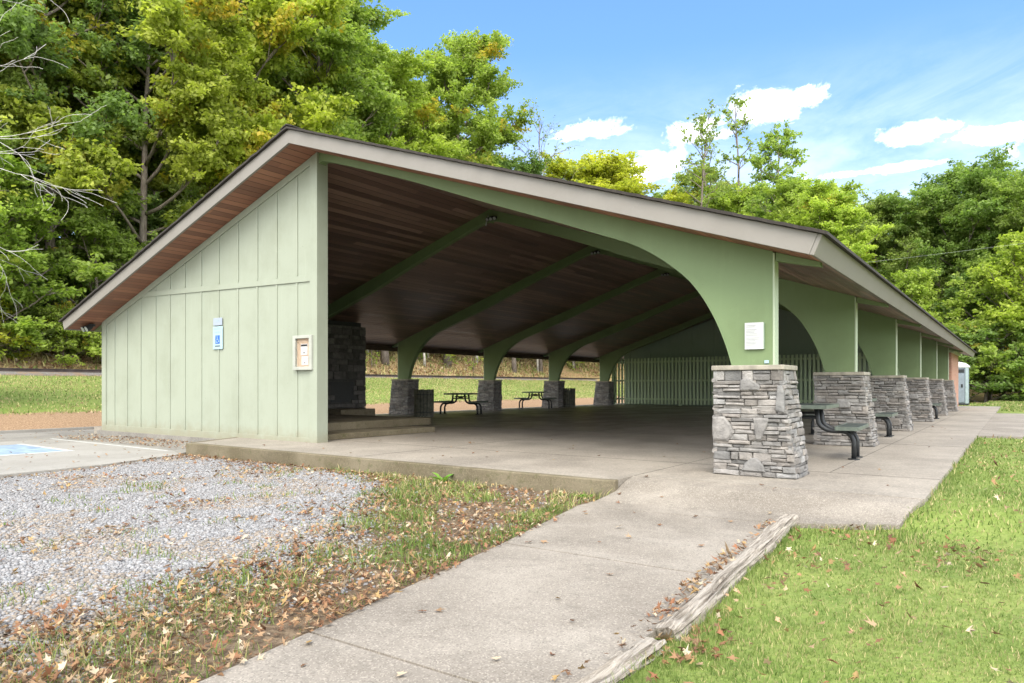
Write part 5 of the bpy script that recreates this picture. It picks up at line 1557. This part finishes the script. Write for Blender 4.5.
# single leaves lying apart on the concrete and on the lawn: each its own object
rng = np.random.default_rng(33)
protos = []
for i in range(6):
    v, f, c = leaf_litter(np.zeros(1), np.zeros(1), np.zeros(1), np.full(1, .046), rng, .3)
    o = np_mesh('fallen_leaf', v, f, m_fallen, tint=np.ones_like(c)); protos.append(o)
used = [False] * 6
rg = random.Random(8)
def drop(x, y, z, label, group, s=1.0):
    i = rg.randrange(6)
    if not used[i]: o = protos[i]; used[i] = True
    else:
        o = protos[i].copy(); C.objects.link(o)
    o.location = (x, y, z); o.rotation_euler = (rg.uniform(-.15, .15), rg.uniform(-.15, .15), rg.uniform(0, 6.28)); o.scale = (s,) * 3
    c = PAL[rg.randrange(len(PAL))] * rg.uniform(.7, 1.2); o.color = (*c, 1)
    tag(o, label, 'leaf', group)
def path_z(x, y): return ramp_z(y)
for i in range(34):
    y = rg.uniform(-7.0, -.8); xl = float(np.interp(-y, [.45, 2.1, 3.9, 6, 7.2], [6.6, 6.6, 6.9, 7.25, 7.4])); x = rg.uniform(xl, 8.4)
    drop(x, y, path_z(x, y), 'single dry leaf lying flat on the pebbly concrete path', 'single leaves on the concrete path', rg.uniform(.6, 1.15))
for i in range(46):
    x, y = rg.uniform(-1.5, 6.3), rg.uniform(-1.2, 3.5)
    if i > 30: x, y = rg.uniform(8.3, 9.3), rg.uniform(-.4, 12)
    drop(x, y, 0.001, 'single dry leaf lying on the pavilion floor slab or its outer walk', 'single leaves on the floor slab', rg.uniform(.6, 1.1))
n_ = 0
while n_ < 180:
    x, y = (rg.uniform(8.8, 13.5), rg.uniform(-6.5, 5)) if n_ % 3 == 0 else (rg.uniform(8.75, 11.6), rg.uniform(-6.2, -1.7))
    if (y > -1.9 and x < 9.6) or not in_view(np.array([x]), np.array([y]), 46)[0]: continue
    drop(x, y, float(terrain(x, y)) + rg.uniform(.028, .045), 'single dry leaf resting on the blades of the right hand lawn', 'single leaves on the right lawn', rg.uniform(.5, .95)); n_ += 1

# two broad leaved weeds at the kerb
m_weed = leaf_material('fresh_weed_leaf', (.10, .22, .03), (.20, .36, .06), (.4, .4, .1), .3)
def weed(label, loc, n, L, seed, up=.9):
    rg = random.Random(seed)
    o = thing('weed', label, 'weed', loc)
    for i in range(n):
        az = i * 2.4 + rg.uniform(-.4, .4); el = rg.uniform(.35, up); ln = L * rg.uniform(.7, 1.1); wv = ln * .20
        vs = []; d = Vector((math.cos(az), math.sin(az), 0)); sd = Vector((-math.sin(az), math.cos(az), 0))
        p = Vector((0, 0, 0))
        for k in range(7):
            u = k / 6; e = el * (1.5 - 1.1 * u)
            if k: p = p + (d * math.cos(e) + Vector((0, 0, math.sin(e)))) * ln / 6
            ww = wv * (math.sin(PI * min(1, .06 + u * .94)) ** .8 if u > .15 else .12) * (0 if k == 6 else 1)
            vs += [p - sd * ww + Vector((0, 0, ww * .35)), p.copy(), p + sd * ww + Vector((0, 0, ww * .35))]
        fs = []
        for k in range(6):
            a = 3 * k; fs += [(a, a + 1, a + 4, a + 3), (a + 1, a + 2, a + 5, a + 4)]
        mb = MB(); mb.add(vs, fs, (rg.random(), 0, 0)); mb.build('leaf', m_weed, o, smooth=True, colattr=True)
weed('bright green broad leaved weed growing against the long kerb', (4.30, -1.66, -.185), 6, .22, 3)
weed('small green weed at the blunt end of the kerb beside the path', (6.33, -1.70, -.195), 8, .13, 5, .7)
